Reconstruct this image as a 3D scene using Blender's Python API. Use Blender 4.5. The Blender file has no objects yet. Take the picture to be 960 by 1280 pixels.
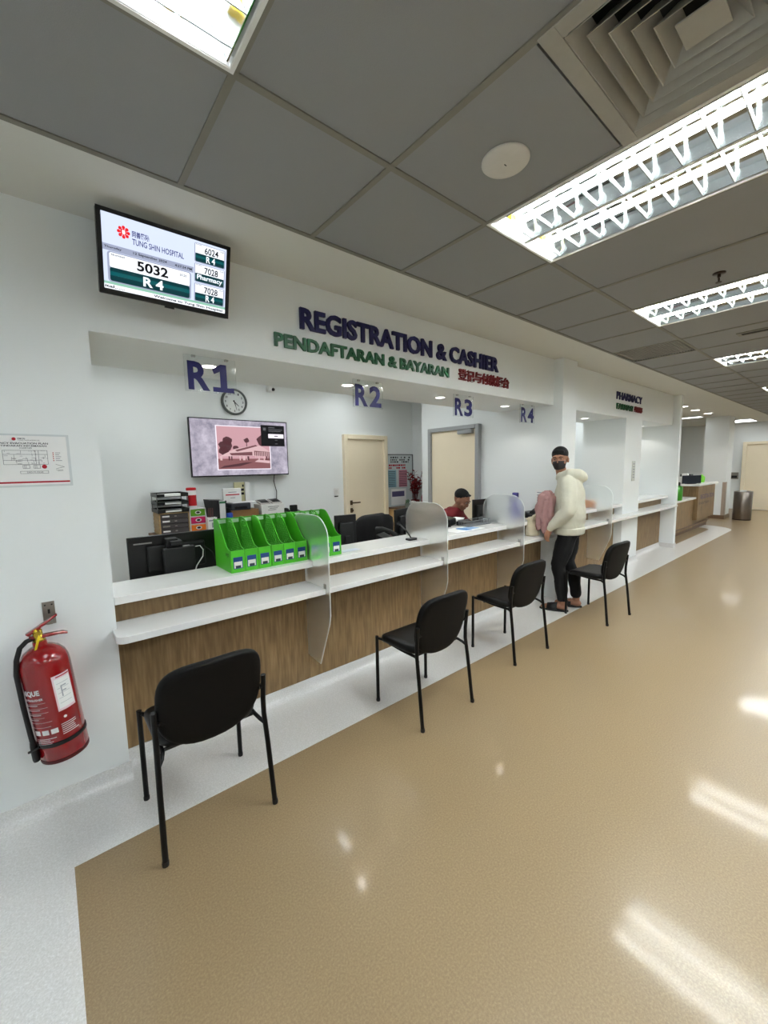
import bpy, bmesh, math, random
from mathutils import Vector, Matrix, Euler
random.seed(7)
SC = bpy.context.scene
COL = SC.collection
PI = math.pi

# ------------------------------------------------------------------ camera, world, exposure
def set_camera():
    yaw, pit, rol = math.radians(50.338), math.radians(-6.351), math.radians(-1.143)
    f = Vector((math.cos(yaw)*math.cos(pit), math.sin(yaw)*math.cos(pit), math.sin(pit)))
    r = Vector((math.sin(yaw), -math.cos(yaw), 0)); u = r.cross(f)
    r2 = r*math.cos(rol) + u*math.sin(rol); u2 = -r*math.sin(rol) + u*math.cos(rol)
    m = Matrix(((r2.x, u2.x, -f.x, 0), (r2.y, u2.y, -f.y, 0), (r2.z, u2.z, -f.z, 1.56), (0, 0, 0, 1)))
    cd = bpy.data.cameras.new('camera'); co = bpy.data.objects.new('camera', cd); COL.objects.link(co)
    cd.sensor_fit = 'VERTICAL'; cd.sensor_height = 36; cd.lens = 508.875/1280*36; cd.clip_start = .02
    co.matrix_world = m; SC.camera = co
set_camera()
w = bpy.data.worlds.new('world'); SC.world = w; w.use_nodes = True
w.node_tree.nodes['Background'].inputs[0].default_value = (.8, .85, .9, 1)
w.node_tree.nodes['Background'].inputs[1].default_value = .02
SC.view_settings.view_transform = 'Standard'; SC.view_settings.look = 'None'
SC.view_settings.gamma = 1; SC.view_settings.use_curve_mapping = False
SC.view_settings.exposure = 1.30
HALL_TUBE = 52.0      # emission of the fluorescent tubes in the hall
OFFICE_PANEL = 21
DOWN_W = 1.6
HC = 2.695            # hall ceiling height

# ------------------------------------------------------------------ materials
def lin(c):
    return tuple((x/12.92 if x <= .04045 else ((x+.055)/1.055)**2.4) for x in c)
MATS = {}
def nd(nt, t, **kw):
    n = nt.nodes.new(t)
    for k, v in kw.items(): setattr(n, k, v)
    return n
def M(name, rgb=None, rough=.5, metal=0, var=.05, scale=40, bump=0, bscale=200, emit=0, trans=0, ior=1.45, coat=0, spec=.5, alpha=1):
    """plain procedural material: colour with slight noise variation (rgb in sRGB 0..1)"""
    if name in MATS: return MATS[name]
    m = bpy.data.materials.new(name); m.use_nodes = True; MATS[name] = m
    nt = m.node_tree; b = nt.nodes['Principled BSDF']; c = lin(rgb)
    tc = nd(nt, 'ShaderNodeTexCoord'); no = nd(nt, 'ShaderNodeTexNoise'); no.inputs['Scale'].default_value = scale
    nt.links.new(tc.outputs['Object'], no.inputs['Vector'])
    mx = nd(nt, 'ShaderNodeMix', data_type='RGBA')
    mx.inputs[6].default_value = (*[x*(1-var) for x in c], 1); mx.inputs[7].default_value = (*[min(1, x*(1+var)) for x in c], 1)
    nt.links.new(no.outputs['Fac'], mx.inputs[0]); nt.links.new(mx.outputs[2], b.inputs['Base Color'])
    b.inputs['Roughness'].default_value = rough; b.inputs['Metallic'].default_value = metal
    b.inputs['Specular IOR Level'].default_value = spec; b.inputs['IOR'].default_value = ior
    b.inputs['Coat Weight'].default_value = coat; b.inputs['Transmission Weight'].default_value = trans
    if coat: b.inputs['Coat Roughness'].default_value = .06
    if emit:
        nt.links.new(mx.outputs[2], b.inputs['Emission Color']); b.inputs['Emission Strength'].default_value = emit
    if bump:
        n2 = nd(nt, 'ShaderNodeTexNoise'); n2.inputs['Scale'].default_value = bscale
        nt.links.new(tc.outputs['Object'], n2.inputs['Vector'])
        bp = nd(nt, 'ShaderNodeBump'); bp.inputs['Strength'].default_value = bump; bp.inputs['Distance'].default_value = .002
        nt.links.new(n2.outputs['Fac'], bp.inputs['Height']); nt.links.new(bp.outputs[0], b.inputs['Normal'])
    return m
def EM(name, rgb, s=1.0):
    """something that glows: a screen colour, a tube"""
    if name in MATS: return MATS[name]
    m = M(name, rgb, rough=.35, var=.02, scale=3, emit=s*.62 if s < 2 else s)
    m.node_tree.nodes['Principled BSDF'].inputs['Specular IOR Level'].default_value = .2
    if s < 5:     # a screen: its base is black glass
        nt = m.node_tree; b = nt.nodes['Principled BSDF']
        for l in list(b.inputs['Base Color'].links): nt.links.remove(l)
        b.inputs['Base Color'].default_value = (.01, .01, .012, 1)
    return m
def ramp_mat(name, mapping, stops, rough, scale, detail=4, bump=0, coat=0, second=None, coord='Object', spec=.5):
    """colour ramp over a stretched noise; stops = [(pos, srgb)]; second = (scale, amount) fine speckle"""
    if name in MATS: return MATS[name]
    m = bpy.data.materials.new(name); m.use_nodes = True; MATS[name] = m
    nt = m.node_tree; b = nt.nodes['Principled BSDF']
    tc = nd(nt, 'ShaderNodeTexCoord'); mp = nd(nt, 'ShaderNodeMapping'); mp.inputs['Scale'].default_value = mapping
    nt.links.new(tc.outputs[coord], mp.inputs[0])
    no = nd(nt, 'ShaderNodeTexNoise'); no.inputs['Scale'].default_value = scale; no.inputs['Detail'].default_value = detail
    nt.links.new(mp.outputs[0], no.inputs['Vector'])
    cr = nd(nt, 'ShaderNodeValToRGB'); e = cr.color_ramp.elements
    while len(e) < len(stops): e.new(.5)
    for i, (p, c) in enumerate(stops): e[i].position = p; e[i].color = (*lin(c), 1)
    nt.links.new(no.outputs['Fac'], cr.inputs[0]); out = cr.outputs[0]
    if second:
        n2 = nd(nt, 'ShaderNodeTexNoise'); n2.inputs['Scale'].default_value = second[0]; n2.inputs['Detail'].default_value = 2
        nt.links.new(tc.outputs[coord], n2.inputs['Vector'])
        mr = nd(nt, 'ShaderNodeMapRange'); mr.inputs[1].default_value = .35; mr.inputs[2].default_value = .65
        mr.inputs[3].default_value = 1-second[1]; mr.inputs[4].default_value = 1+second[1]*.5
        nt.links.new(n2.outputs['Fac'], mr.inputs[0])
        mm = nd(nt, 'ShaderNodeMix', data_type='RGBA', blend_type='MULTIPLY'); mm.inputs[0].default_value = 1
        nt.links.new(out, mm.inputs[6]); nt.links.new(mr.outputs[0], mm.inputs[7]); out = mm.outputs[2]
    nt.links.new(out, b.inputs['Base Color'])
    b.inputs['Roughness'].default_value = rough; b.inputs['Coat Weight'].default_value = coat; b.inputs['Coat Roughness'].default_value = .085
    b.inputs['Specular IOR Level'].default_value = spec
    if bump:
        n3 = nd(nt, 'ShaderNodeTexNoise'); n3.inputs['Scale'].default_value = 45; n3.inputs['Detail'].default_value = 3
        nt.links.new(tc.outputs[coord], n3.inputs['Vector'])
        bp = nd(nt, 'ShaderNodeBump'); bp.inputs['Strength'].default_value = bump; bp.inputs['Distance'].default_value = .002
        nt.links.new(n3.outputs['Fac'], bp.inputs['Height']); nt.links.new(bp.outputs[0], b.inputs['Normal'])
        nt.links.new(bp.outputs[0], b.inputs['Coat Normal'])
    return m
WALL = M('painted wall', (.915, .93, .925), .6, var=.015, scale=2, bump=.08, bscale=90)
PLASTER = M('ceiling plaster', (.82, .82, .79), .8, var=.015, scale=3)
TILE = M('ceiling tile', (.565, .57, .57), .85, var=.03, scale=300, bump=.25, bscale=400)
TBAR = M('ceiling grid bar', (.50, .49, .45), .6)
FLOOR = ramp_mat('beige vinyl floor', (1, 1, 1), [(.3, (.53, .45, .34)), (.5, (.565, .485, .365)), (.7, (.605, .525, .40))], .36, 140, 5, bump=.028, second=(420, .10), spec=.32, coat=.22)
FWHITE = ramp_mat('white vinyl floor', (1, 1, 1), [(.3, (.82, .815, .80)), (.55, (.87, .865, .855)), (.7, (.91, .91, .905))], .35, 150, 4, bump=.05, second=(380, .06), spec=.5, coat=.4)
WOOD = ramp_mat('oak laminate', (20, 20, 1.6), [(.25, (.39, .295, .175)), (.5, (.505, .40, .255)), (.75, (.585, .485, .335))], .5, 3.0, 8, second=(5, .10))
SOLID = M('white solid surface', (.93, .93, .92), .22, var=.01, spec=.5)
WHITE = M('white plastic', (.90, .90, .89), .4)
PAPER = M('paper', (.93, .93, .92), .8, var=.01)
BLACK = M('black plastic', (.03, .031, .034), .35)
BLACK2 = M('matt black plastic', (.045, .046, .05), .55)
STEEL = M('brushed steel', (.62, .60, .57), .3, 1)
CHROME = M('chrome', (.75, .75, .75), .12, 1)
SCREENBLACK = M('black screen glass', (.03, .03, .035), .12)

# ------------------------------------------------------------------ mesh builder
class MB:
    def __init__(s): s.v = []; s.f = []
    def add(s, vs, fs, T=None):
        o = len(s.v)
        s.v += [(T @ Vector(p)) if T is not None else Vector(p) for p in vs]
        s.f += [[i+o for i in f] for f in fs]; return s
    def box(s, x0, x1, y0, y1, z0, z1, T=None):
        v = [(x0,y0,z0),(x1,y0,z0),(x1,y1,z0),(x0,y1,z0),(x0,y0,z1),(x1,y0,z1),(x1,y1,z1),(x0,y1,z1)]
        return s.add(v, [(0,3,2,1),(4,5,6,7),(0,1,5,4),(1,2,6,5),(2,3,7,6),(3,0,4,7)], T)
    def cbox(s, c, d, T=None):
        return s.box(c[0]-d[0]/2, c[0]+d[0]/2, c[1]-d[1]/2, c[1]+d[1]/2, c[2]-d[2]/2, c[2]+d[2]/2, T)
    def loft(s, rings, caps=True, T=None, closed=False):
        n = len(rings[0]); vs = [p for r in rings for p in r]; fs = []
        m = len(rings)
        for i in range(m if closed else m-1):
            for j in range(n):
                a, b = i*n+j, i*n+(j+1) % n; c, d = ((i+1) % m)*n+(j+1) % n, ((i+1) % m)*n+j
                fs.append((a, b, c, d))
        if caps and not closed:
            fs.append(tuple(range(n-1, -1, -1))); fs.append(tuple(range((m-1)*n, m*n)))
        return s.add(vs, fs, T)
    def tube(s, pts, r, n=8, caps=True, T=None):
        pts = [Vector(p) for p in pts]; rs = r if isinstance(r, (list, tuple)) else [r]*len(pts)
        rings = []; up = None
        for i, p in enumerate(pts):
            d = (pts[min(i+1, len(pts)-1)]-pts[max(i-1, 0)]).normalized()
            if up is None:
                up = Vector((0,0,1)) if abs(d.z) < .9 else Vector((1,0,0))
            x = d.cross(up)
            if x.length < 1e-4: x = d.orthogonal()
            x.normalize(); y = x.cross(d); up = y
            rings.append([p + (x*math.cos(2*PI*k/n) + y*math.sin(2*PI*k/n))*rs[i] for k in range(n)])
        return s.loft(rings, caps, T)
    def cyl(s, p0, p1, r0, r1=None, n=16, T=None):
        return s.tube([p0, p1], [r0, r0 if r1 is None else r1], n, True, T)
    def lathe(s, prof, n=24, c=(0,0,0), T=None, caps=True):
        rings = [[(c[0]+r*math.cos(2*PI*k/n), c[1]+r*math.sin(2*PI*k/n), c[2]+z) for k in range(n)] for r, z in prof]
        return s.loft(rings, caps, T)
    def prism(s, poly, a0, a1, plane='XZ', T=None):
        """2D outline extruded along the remaining axis"""
        f = {'XZ': lambda p, a: (p[0], a, p[1]), 'YZ': lambda p, a: (a, p[0], p[1]), 'XY': lambda p, a: (p[0], p[1], a)}[plane]
        n = len(poly); vs = [f(p, a0) for p in poly]+[f(p, a1) for p in poly]
        fs = [tuple(range(n)), tuple(range(2*n-1, n-1, -1))]+[(i, i+n, (i+1) % n+n, (i+1) % n) for i in range(n)]
        return s.add(vs, fs, T)
    def ell(s, c, r, n=14, m=9, T=None):
        rings = []
        for i in range(m+1):
            t = -PI/2+PI*i/m; cr = max(math.cos(t), .02)
            rings.append([(c[0]+r[0]*cr*math.cos(2*PI*k/n), c[1]+r[1]*cr*math.sin(2*PI*k/n), c[2]+r[2]*math.sin(t)) for k in range(n)])
        return s.loft(rings, True, T)
    def quad(s, a, b, c, d): return s.add([a, b, c, d], [(0, 1, 2, 3)])
    def mesh(s, name, smooth=None):
        me = bpy.data.meshes.new(name); me.from_pydata([tuple(p) for p in s.v], [], s.f)
        bm = bmesh.new(); bm.from_mesh(me); bmesh.ops.recalc_face_normals(bm, faces=bm.faces); bm.to_mesh(me); bm.free()
        if smooth:
            for p in me.polygons: p.use_smooth = True
            me.set_sharp_from_angle(angle=math.radians(smooth))
        return me
    def build(s, name, mat, parent=None, world=True, smooth=None, bevel=0, seg=2):
        if parent is not None and world:
            off = Vector((0,0,0)); p = parent
            while p is not None: off += p.location; p = p.parent
            s.v = [q-off for q in s.v]
        me = s.mesh(name, smooth); return link(name, me, mat, parent, bevel, seg)
def link(name, me, mat, parent=None, bevel=0, seg=2):
    o = bpy.data.objects.new(name, me); COL.objects.link(o); o.parent = parent
    if mat is not None and not me.materials: me.materials.append(mat)
    if bevel:
        b = o.modifiers.new('bevel', 'BEVEL'); b.width = bevel; b.segments = seg; b.limit_method = 'ANGLE'; b.angle_limit = math.radians(40)
    return o
def thing(name, label, cat, loc=(0,0,0), rz=0, group=None):
    o = bpy.data.objects.new(name, None); COL.objects.link(o); o.empty_display_size = .05
    o.location = loc; o.rotation_euler = (0, 0, rz); tag(o, label, cat, group); return o
def tag(o, label, cat, group=None):
    o['label'] = label; o['category'] = cat
    if group: o['group'] = group
    return o
def struct(o): o['kind'] = 'structure'; return o
def dup(o, parent=None, loc=None, rz=None, label=None):
    c = o.copy(); COL.objects.link(c); c.parent = parent
    if loc is not None: c.location = loc
    if rz is not None: c.rotation_euler = (0, 0, rz)
    if label: c['label'] = label
    for ch in list(o.children): dup(ch, c)
    return c
def B(name, mat, parent, *boxes, bevel=0, world=True, smooth=None):
    m = MB()
    for b in boxes: m.box(*b)
    return m.build(name, mat, parent, world, smooth, bevel)
def rrect(x0, x1, y0, y1, r, n=5):
    """rounded rectangle outline; r a number or four radii (bl, br, tr, tl)"""
    rr = r if isinstance(r, (list, tuple)) else [r]*4; out = []
    for (cx, cy, a0, q) in ((x0+rr[0], y0+rr[0], PI, rr[0]), (x1-rr[1], y0+rr[1], 1.5*PI, rr[1]), (x1-rr[2], y1-rr[2], 0, rr[2]), (x0+rr[3], y1-rr[3], .5*PI, rr[3])):
        k = n if q > 1e-6 else 0
        for i in range(k+1): out.append((cx+q*math.cos(a0+.5*PI*i/max(k, 1)), cy+q*math.sin(a0+.5*PI*i/max(k, 1))))
    return out
def pad(outline, t, b, fn):
    """cushion from an outline: rounded rim of size b, thickness t; fn(x, y, h) -> 3D"""
    cx = sum(p[0] for p in outline)/len(outline); cy = sum(p[1] for p in outline)/len(outline)
    def ins(d): 
        o = []
        for x, y in outline:
            l = math.hypot(x-cx, y-cy); k = max(0, (l-d)/l); o.append((cx+(x-cx)*k, cy+(y-cy)*k))
        return o
    R = []
    for d, h in ((b*3.2, -.0), (b, 0), (b*.3, b*.3), (0, b), (0, t-b), (b*.3, t-b*.3), (b, t), (b*3.2, t)):
        R.append([fn(x, y, h) for x, y in ins(d)])
    return MB().loft(R)
# ------------------------------------------------------------------ text
try:
    SANS = bpy.data.fonts.load(bpy.utils.system_resource('DATAFILES', path='fonts') + '/Noto Sans CJK Regular.woff2')
except Exception:
    SANS = None
def ringframe(x0, x1, y0, y1, w, z0, z1):
    """four mitre-free bars round a rectangle, none overlapping"""
    return [(x0, x1, y0, y0+w, z0, z1), (x0, x1, y1-w, y1, z0, z1), (x0, x0+w, y0+w, y1-w, z0, z1), (x1-w, x1, y0+w, y1-w, z0, z1)]
def text_mesh(s, extrude=0.0, bold=0.0, spacing=1.0):
    cu = bpy.data.curves.new('txt', 'FONT'); cu.body = s; cu.size = 1; cu.extrude = extrude; cu.offset = bold; cu.space_character = spacing
    if SANS and (bold < .011 or any(ord(c) > 127 for c in s)):
        cu.font = SANS; cu.offset = min(bold, .008)
    cu.resolution_u = 3
    o = bpy.data.objects.new('txt', cu)
    me = bpy.data.meshes.new_from_object(o)
    bpy.data.objects.remove(o); bpy.data.curves.remove(cu); me.materials.clear(); return me
def bbox(me):
    xs = [v.co.x for v in me.vertices]; ys = [v.co.y for v in me.vertices]
    return (min(xs), max(xs), min(ys), max(ys)) if xs else (0, 1e-6, 0, 1e-6)
def fit(me, x0, x1, y0, y1, depth):
    """scale a text mesh into a box; the depth axis runs 0..depth"""
    a, b, c, d = bbox(me); zs = [v.co.z for v in me.vertices]; z0, z1 = min(zs), max(zs)
    for v in me.vertices:
        v.co.x = x0+(v.co.x-a)/(b-a)*(x1-x0); v.co.y = y0+(v.co.y-c)/max(d-c, 1e-6)*(y1-y0)
        v.co.z = (v.co.z-z0)/(z1-z0)*depth if z1-z0 > 1e-6 else depth
    return me
def flat_text(s, box, fn, mat, parent, bold=0.0, name='lettering', thick=.0006):
    """one line of print: box = (x0, x1, y0, y1) on a surface, fn(x, y, h) -> point relative to parent"""
    me = text_mesh(s, 0.0, bold); fit(me, *box, thick)
    for v in me.vertices: v.co = Vector(fn(v.co.x, v.co.y, v.co.z))
    return link(name, me, mat, parent)
def front(p, y):
    """surface facing -Y at world plane y, relative to a thing at location p"""
    return lambda a, b, h: (a-p[0], y-h-p[1], b-p[2])
def sign_letters(s, box, y, depth, mat, label, cat='sign', bold=.02, spacing=1.0, name='wall_sign', group=None, keep=True):
    """raised wall letters, each letter a part of the line"""
    me = text_mesh(s, .1, bold, spacing)
    cuts = []
    chars = [c for c in s]
    for i in range(1, len(chars)+1):
        if chars[i-1] == ' ': continue
        q = text_mesh(''.join(chars[:i]), 0, bold, spacing); cuts.append(bbox(q)[1]); bpy.data.meshes.remove(q)
    a, b, c, d = bbox(me)
    x0, x1, z0, z1 = box
    fit(me, x0, x1, z0, z1, depth)
    cuts = [x0+(q-a)/(b-a)*(x1-x0) for q in cuts]
    root = thing(name, label, cat, ((x0+x1)/2, y, z0), group=group)
    bm = bmesh.new(); bm.from_mesh(me); bm.verts.ensure_lookup_table()
    isl = {}; seen = set()
    for v in bm.verts:
        if v.index in seen: continue
        st = [v]; comp = []; seen.add(v.index)
        while st:
            q = st.pop(); comp.append(q)
            for e in q.link_edges:
                o = e.other_vert(q)
                if o.index not in seen: seen.add(o.index); st.append(o)
        cx = sum(q.co.x for q in comp)/len(comp)
        k = next((i for i, q in enumerate(cuts) if cx <= q+1e-5), len(cuts)-1)
        isl.setdefault(k, []).append(set(q.index for q in comp))
    for k in sorted(isl):
        idx = set().union(*isl[k]); mp = {}; vs = []; fs = []
        for v in bm.verts:
            if v.index in idx:
                mp[v.index] = len(vs); vs.append((v.co.x-root.location.x, -v.co.z, v.co.y-root.location.z))
        for f in bm.faces:
            if f.verts[0].index in idx: fs.append([mp[v.index] for v in f.verts])
        m2 = bpy.data.meshes.new('letter'); m2.from_pydata(vs, [], fs); link('letter', m2, mat, root)
    bm.free(); return root

# ------------------------------------------------------------------ room shell
def wall(name, *boxes, mat=None):
    return struct(B(name, mat or WALL, None, *boxes))
struct(B('floor', FLOOR, None, (-3.2, 17.2, -4.7, 5.7, -.1, 0)))
# white vinyl: the area on the left and the band along the counters, with its rounded end past the desk
band = [(-3.1, -4.6), (-.04, -4.6), (-.04, 1.925), (11.6, 1.955)]
for i in range(1, 9):
    a = -PI/2+PI/2*i/8; band.append((11.6+.62*math.cos(a), 2.575+.62*math.sin(a)))
band += [(12.22, 3.4), (11.72, 3.4)]
for i in range(0, 7):
    a = -PI/2*i/6; band.append((11.42+.3*math.cos(a), 2.62+.3*math.sin(a)))
band += [(8.7, 2.30), (8.7, 2.6), (-3.1, 2.6)]
struct(MB().prism(band, .0, .0015, 'XY').build('trim_1', FWHITE))
WT = 2.78
wall('wall_left', (-3.1, .213, 2.35, 2.6, 0, WT), (.05, .20, 2.6, 5.3, 0, WT))
wall('wall_bulkhead', (.213, 4.43, 2.35, 3.07, 2.205, WT))
wall('wall_column', (4.43, 4.75, 2.243, 2.46, 0, WT))
wall('wall_office_side', (4.43, 4.75, 2.46, 4.415, 0, WT))
wall('wall_office_back', (.0, 5.2, 5.2, 5.4, 0, WT), (4.985, 5.2, 4.5, 5.2, 0, WT))
wall('wall_pharmacy', (4.75, 8.6, 2.35, 3.05, 2.19, WT), (6.516, 7.15, 2.35, 2.958, 0, 2.19))
wall('wall_fin', (8.6, 8.71, 2.24, 5.45, 0, WT))
wall('wall_pharmacy_back', (4.75, 8.6, 4.3, 4.5, 0, WT))
wall('wall_far', (16.9, 17.1, -4.6, 5.6, 0, WT))
wall('wall_rear', (8.6, 17, 5.45, 5.65, 0, WT))
wall('wall_pillar', (13.75, 14.35, 2.50, 3.0, 0, WT))
wall('wall_right', (-3.1, 17, -4.65, -4.5, 0, WT))
wall('wall_entrance', (-3.15, -3, -4.6, 2.6, 0, WT))
wall('ceiling_office', (.1, 8.7, 3.0, 5.3, 2.74, 2.9), mat=PLASTER)

def cove(name, x0, x1, y, h=.08, parent=None, ex0=0, mat=None):
    pr = [(y+.02, 0), (y-.05, .0016), (y-.030, .005), (y-.018, .012), (y-.011, .024), (y-.008, .045), (y-.008, h), (y+.02, h)]
    return struct(MB().prism(pr, x0, x1, 'YZ').build(name, mat or FWHITE, parent, smooth=35))
cove('baseboard_left', -3.0, .222, 2.35)
cove('baseboard_column', 4.422, 4.758, 2.243)
cove('baseboard_pharmacy', 6.508, 7.158, 2.35)
struct(MB().prism([(8.6-.01, 0), (8.72, 0), (8.72, .08), (8.59, .08)], 2.228, 2.45, 'XZ').build('baseboard_fin', FWHITE))
struct(MB().prism([(13.73, 0), (14.37, 0), (14.37, .1), (13.73, .1)], 2.48, 3.0, 'XZ').build('baseboard_pillar', M('brown skirting', (.45, .36, .27), .4)))

# ceiling: plaster strips, grid of bars, every tile a piece
ceil = struct(B('ceiling', PLASTER, None, (-3.1, 17, 1.87, 2.36, HC, HC+.1), (8.6, 17, 2.36, 5.6, HC, HC+.1), (-3.1, 17, -4.6, 2.4, HC+.2, HC+.25)))
GX = [-3.08+.6*k for k in range(34)]
ROWS = [(1.27, 1.87), (.07, 1.27), (-1.13, .07), (-2.33, -1.13), (-3.53, -2.33), (-4.6, -3.53)]
LAMPX = [-2.48, -.08, 1.72, 3.52, 5.92, 8.92, 11.92, 14.92]
tiles = {}
for r, (y0, y1) in enumerate(ROWS):
    for x in GX:
        if r in (1, 3) and any(abs(x-l) < .05 for l in LAMPX): continue
        a = y0
        if r == 1 and abs(x-1.12) < .05: a = .67
        key = (round(y1-a, 3),)
        if r == 0 and abs(x-4.72) < .05: key = ('grille',)
        if key not in tiles:
            m = MB(); d = y1-a
            if key[0] == 'grille':
                m.box(.012, .588, .012, d-.012, .02, .03)
                for i in range(22): m.box(.03, .57, .03+i*.0245, .036+i*.0245, .002, .02)
                me = m.mesh('ceiling_tile'); me.materials.append(M('grey return air grille', (.66, .655, .64), .6))
            else:
                m.box(.008, .592, .008, d-.008, .004, .02)
                me = m.mesh('ceiling_tile'); me.materials.append(TILE)
            tiles[key] = me
        o = link('ceiling_tile', tiles[key], None, ceil); o.location = (x, a, HC)
for y in [1.87, 1.27, .07, -1.13, -2.33, -3.53]:
    B('grid_bar', TBAR, ceil, (-3.1, 17, y-.012, y+.012, HC-.001, HC+.004))
cb = MB().box(-.012, .012, -4.6, 1.88, -.0005, .0045).mesh('grid_bar'); cb.materials.append(TBAR)
for x in GX:
    o = link('grid_bar', cb, None, ceil); o.location = (x, 0, HC)

# ------------------------------------------------------------------ doors of the office and the far wall
CREAM = M('cream laminate door', (.95, .895, .785), .45, var=.02, scale=8)
CREAMF = M('cream door frame', (.95, .90, .79), .5)
GREYF = M('grey metal door frame', (.62, .63, .63), .4)
BRONZE = M('bronze handle', (.42, .36, .28), .3, 1)
d1 = struct(B('door_1', CREAM, None, (3.575, 4.295, 5.17, 5.2, .01, 1.99)))
B('door_frame', CREAMF, d1, (3.51, 3.575, 5.13, 5.2, 0, 2.057), (4.295, 4.36, 5.13, 5.2, 0, 2.057), (3.575, 4.295, 5.13, 5.2, 1.99, 2.057), bevel=.006)
h = B('lock_plate', BRONZE, d1, (3.61, 3.65, 5.16, 5.17, .86, .93), (3.61, 3.65, 5.16, 5.17, .98, 1.05))
MB().tube([(3.63, 5.165, 1.015), (3.63, 5.115, 1.015), (3.66, 5.11, 1.015), (3.76, 5.11, 1.015)], .011).build('door_handle', BRONZE, d1, smooth=50)
MB().cyl((3.63, 5.165, .895), (3.63, 5.135, .895), .02).build('lock_knob', BRONZE, d1, smooth=50)
d2 = struct(B('door_2', CREAM, None, (4.395, 4.43, 3.375, 4.172, .01, 2.035)))
B('door_frame', GREYF, d2, (4.36, 4.43, 3.32, 3.375, 0, 2.09), (4.36, 4.43, 4.172, 4.227, 0, 2.09), (4.36, 4.43, 3.375, 4.172, 2.035, 2.09), bevel=.005)
B('door_closer', GREYF, d2, (4.34, 4.395, 3.42, 3.66, 1.975, 2.03), bevel=.008)
MB().tube([(4.40, 4.12, 1.0), (4.345, 4.12, 1.0), (4.34, 4.0, 1.0)], .011).build('door_handle', BRONZE, d2, smooth=50)
d3 = struct(B('door_3', CREAM, None, (16.86, 16.9, 1.45, 2.60, .01, 2.02)))
B('door_frame', CREAMF, d3, (16.82, 16.9, 2.60, 2.70, 0, 2.1), (16.82, 16.9, 1.35, 1.45, 0, 2.1), (16.82, 16.9, 1.45, 2.60, 2.02, 2.1), bevel=.006)

# ------------------------------------------------------------------ ceiling lights
GALV = M('lamp louvre aluminium', (.72, .74, .74), .10, 1, var=.02)
BLADE = M('lamp louvre blade', (.85, .87, .86), .25, .6, var=.02)
LAMPW = M('lamp housing white', (.92, .92, .90), .35)
YEL = M('yellow lamp holder sticker', (.75, .62, .12), .5)
def make_lamp(label, tint):
    t = thing('ceiling_light', label, 'ceiling light', (0, 0, HC), group='recessed tube lights of the hall ceiling')
    W, L = .285, .585
    m = MB().box(-W-.004, W+.004, -L-.004, L+.004, .105, .11)
    for q in ringframe(-W-.004, W+.004, -L-.004, L+.004, .004, 0, .105): m.box(*q)
    m.build('housing', LAMPW, t, False)
    m = MB()
    for q in ringframe(-.299, .299, -.599, .599, .012, -.003, -.0005): m.box(*q)
    m.build('trim_frame', LAMPW, t, False)
    tube = EM('fluorescent tube '+tint, {'warm': (.965, .985, 1.0), 'cool': (.93, .96, 1.0)}[tint], HALL_TUBE*(.30 if tint == 'cool' else 1))
    for s in (-1, 1):
        cx = s*.142
        MB().cyl((cx, -.555, .034), (cx, .555, .034), .014, n=10).build('tube', tube, t, False, smooth=50)
        m = MB()
        for q in (-1, 1): m.prism([(cx+q*.134, .001), (cx+q*.128, .03), (cx+q*.105, .07), (cx+q*.06, .098), (cx+q*.055, .094), (cx+q*.100, .066), (cx+q*.122, .03), (cx+q*.130, .001)], -.575, .575, 'XZ')
        m.build('reflector', GALV, t, False, smooth=60)
        for q in (-1, 1): B('lamp_holder', YEL, t, (cx-.02, cx+.02, q*.568-.012, q*.568+.012, .045, .08), world=False)
        bl = MB()
        bl.prism([(-.130, .0), (.130, .0), (.126, .014), (.05, .0155), (-.05, .0155), (-.126, .014)], -.001, .001, 'XZ')
        bl.add([(-.128, -.002, .0), (.128, -.002, .0), (.128, .002, .0), (-.128, .002, .0), (-.11, -.006, .015), (.11, -.006, .015), (.11, .006, .015), (-.11, .006, .015)],
               [(0,1,5,4), (2,3,7,6), (0,4,7,3), (1,2,6,5), (4,5,6,7)])
        me = bl.mesh('louvre_blade'); me.materials.append(BLADE)
        for k in range(11):
            o = link('louvre_blade', me, None, t); o.location = (cx, -.53+k*.106, 0)
    B('centre_strip', LAMPW, t, (-.006, .006, -.58, .58, .0, .1), world=False)
    return t
LABS = {-.08: 'recessed tube light in the ceiling above the wall television', 1.72: 'large recessed twin-tube light beside the square air vent',
        3.52: 'second recessed twin-tube light, just beyond the ceiling sprinkler', 5.92: 'third recessed tube light down the hall, beyond the return air grille',
        8.92: 'fourth recessed tube light, at the right edge far down the hall', 11.92: 'recessed tube light near the far end of the hall, fifth along', 14.92: 'recessed tube light nearest the far cream door', -2.48: 'added unseen tube light behind the viewer'}  # lamp behind the viewer is added, out of view, to brighten the left side
lampA = make_lamp(LABS[1.72], 'warm'); lampA.location = (2.02, .67, HC)
lampB = make_lamp(LABS[-.08], 'cool'); lampB.location = (.22, .67, HC)
for x in LAMPX:
    if x not in (1.72, -.08): dup(lampA if x > 0 else lampB, None, (x+.3, .67, HC), 0, LABS[x])
for i, x in enumerate(LAMPX):  # second row: out of view, added only for the light it gives
    dup(lampA if x > -1 else lampB, None, (x+.3, -1.73, HC), 0, 'added unseen tube light, %s of the second row over the waiting hall' % ['first', 'second', 'third', 'fourth', 'fifth', 'sixth', 'seventh', 'eighth'][i])

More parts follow.
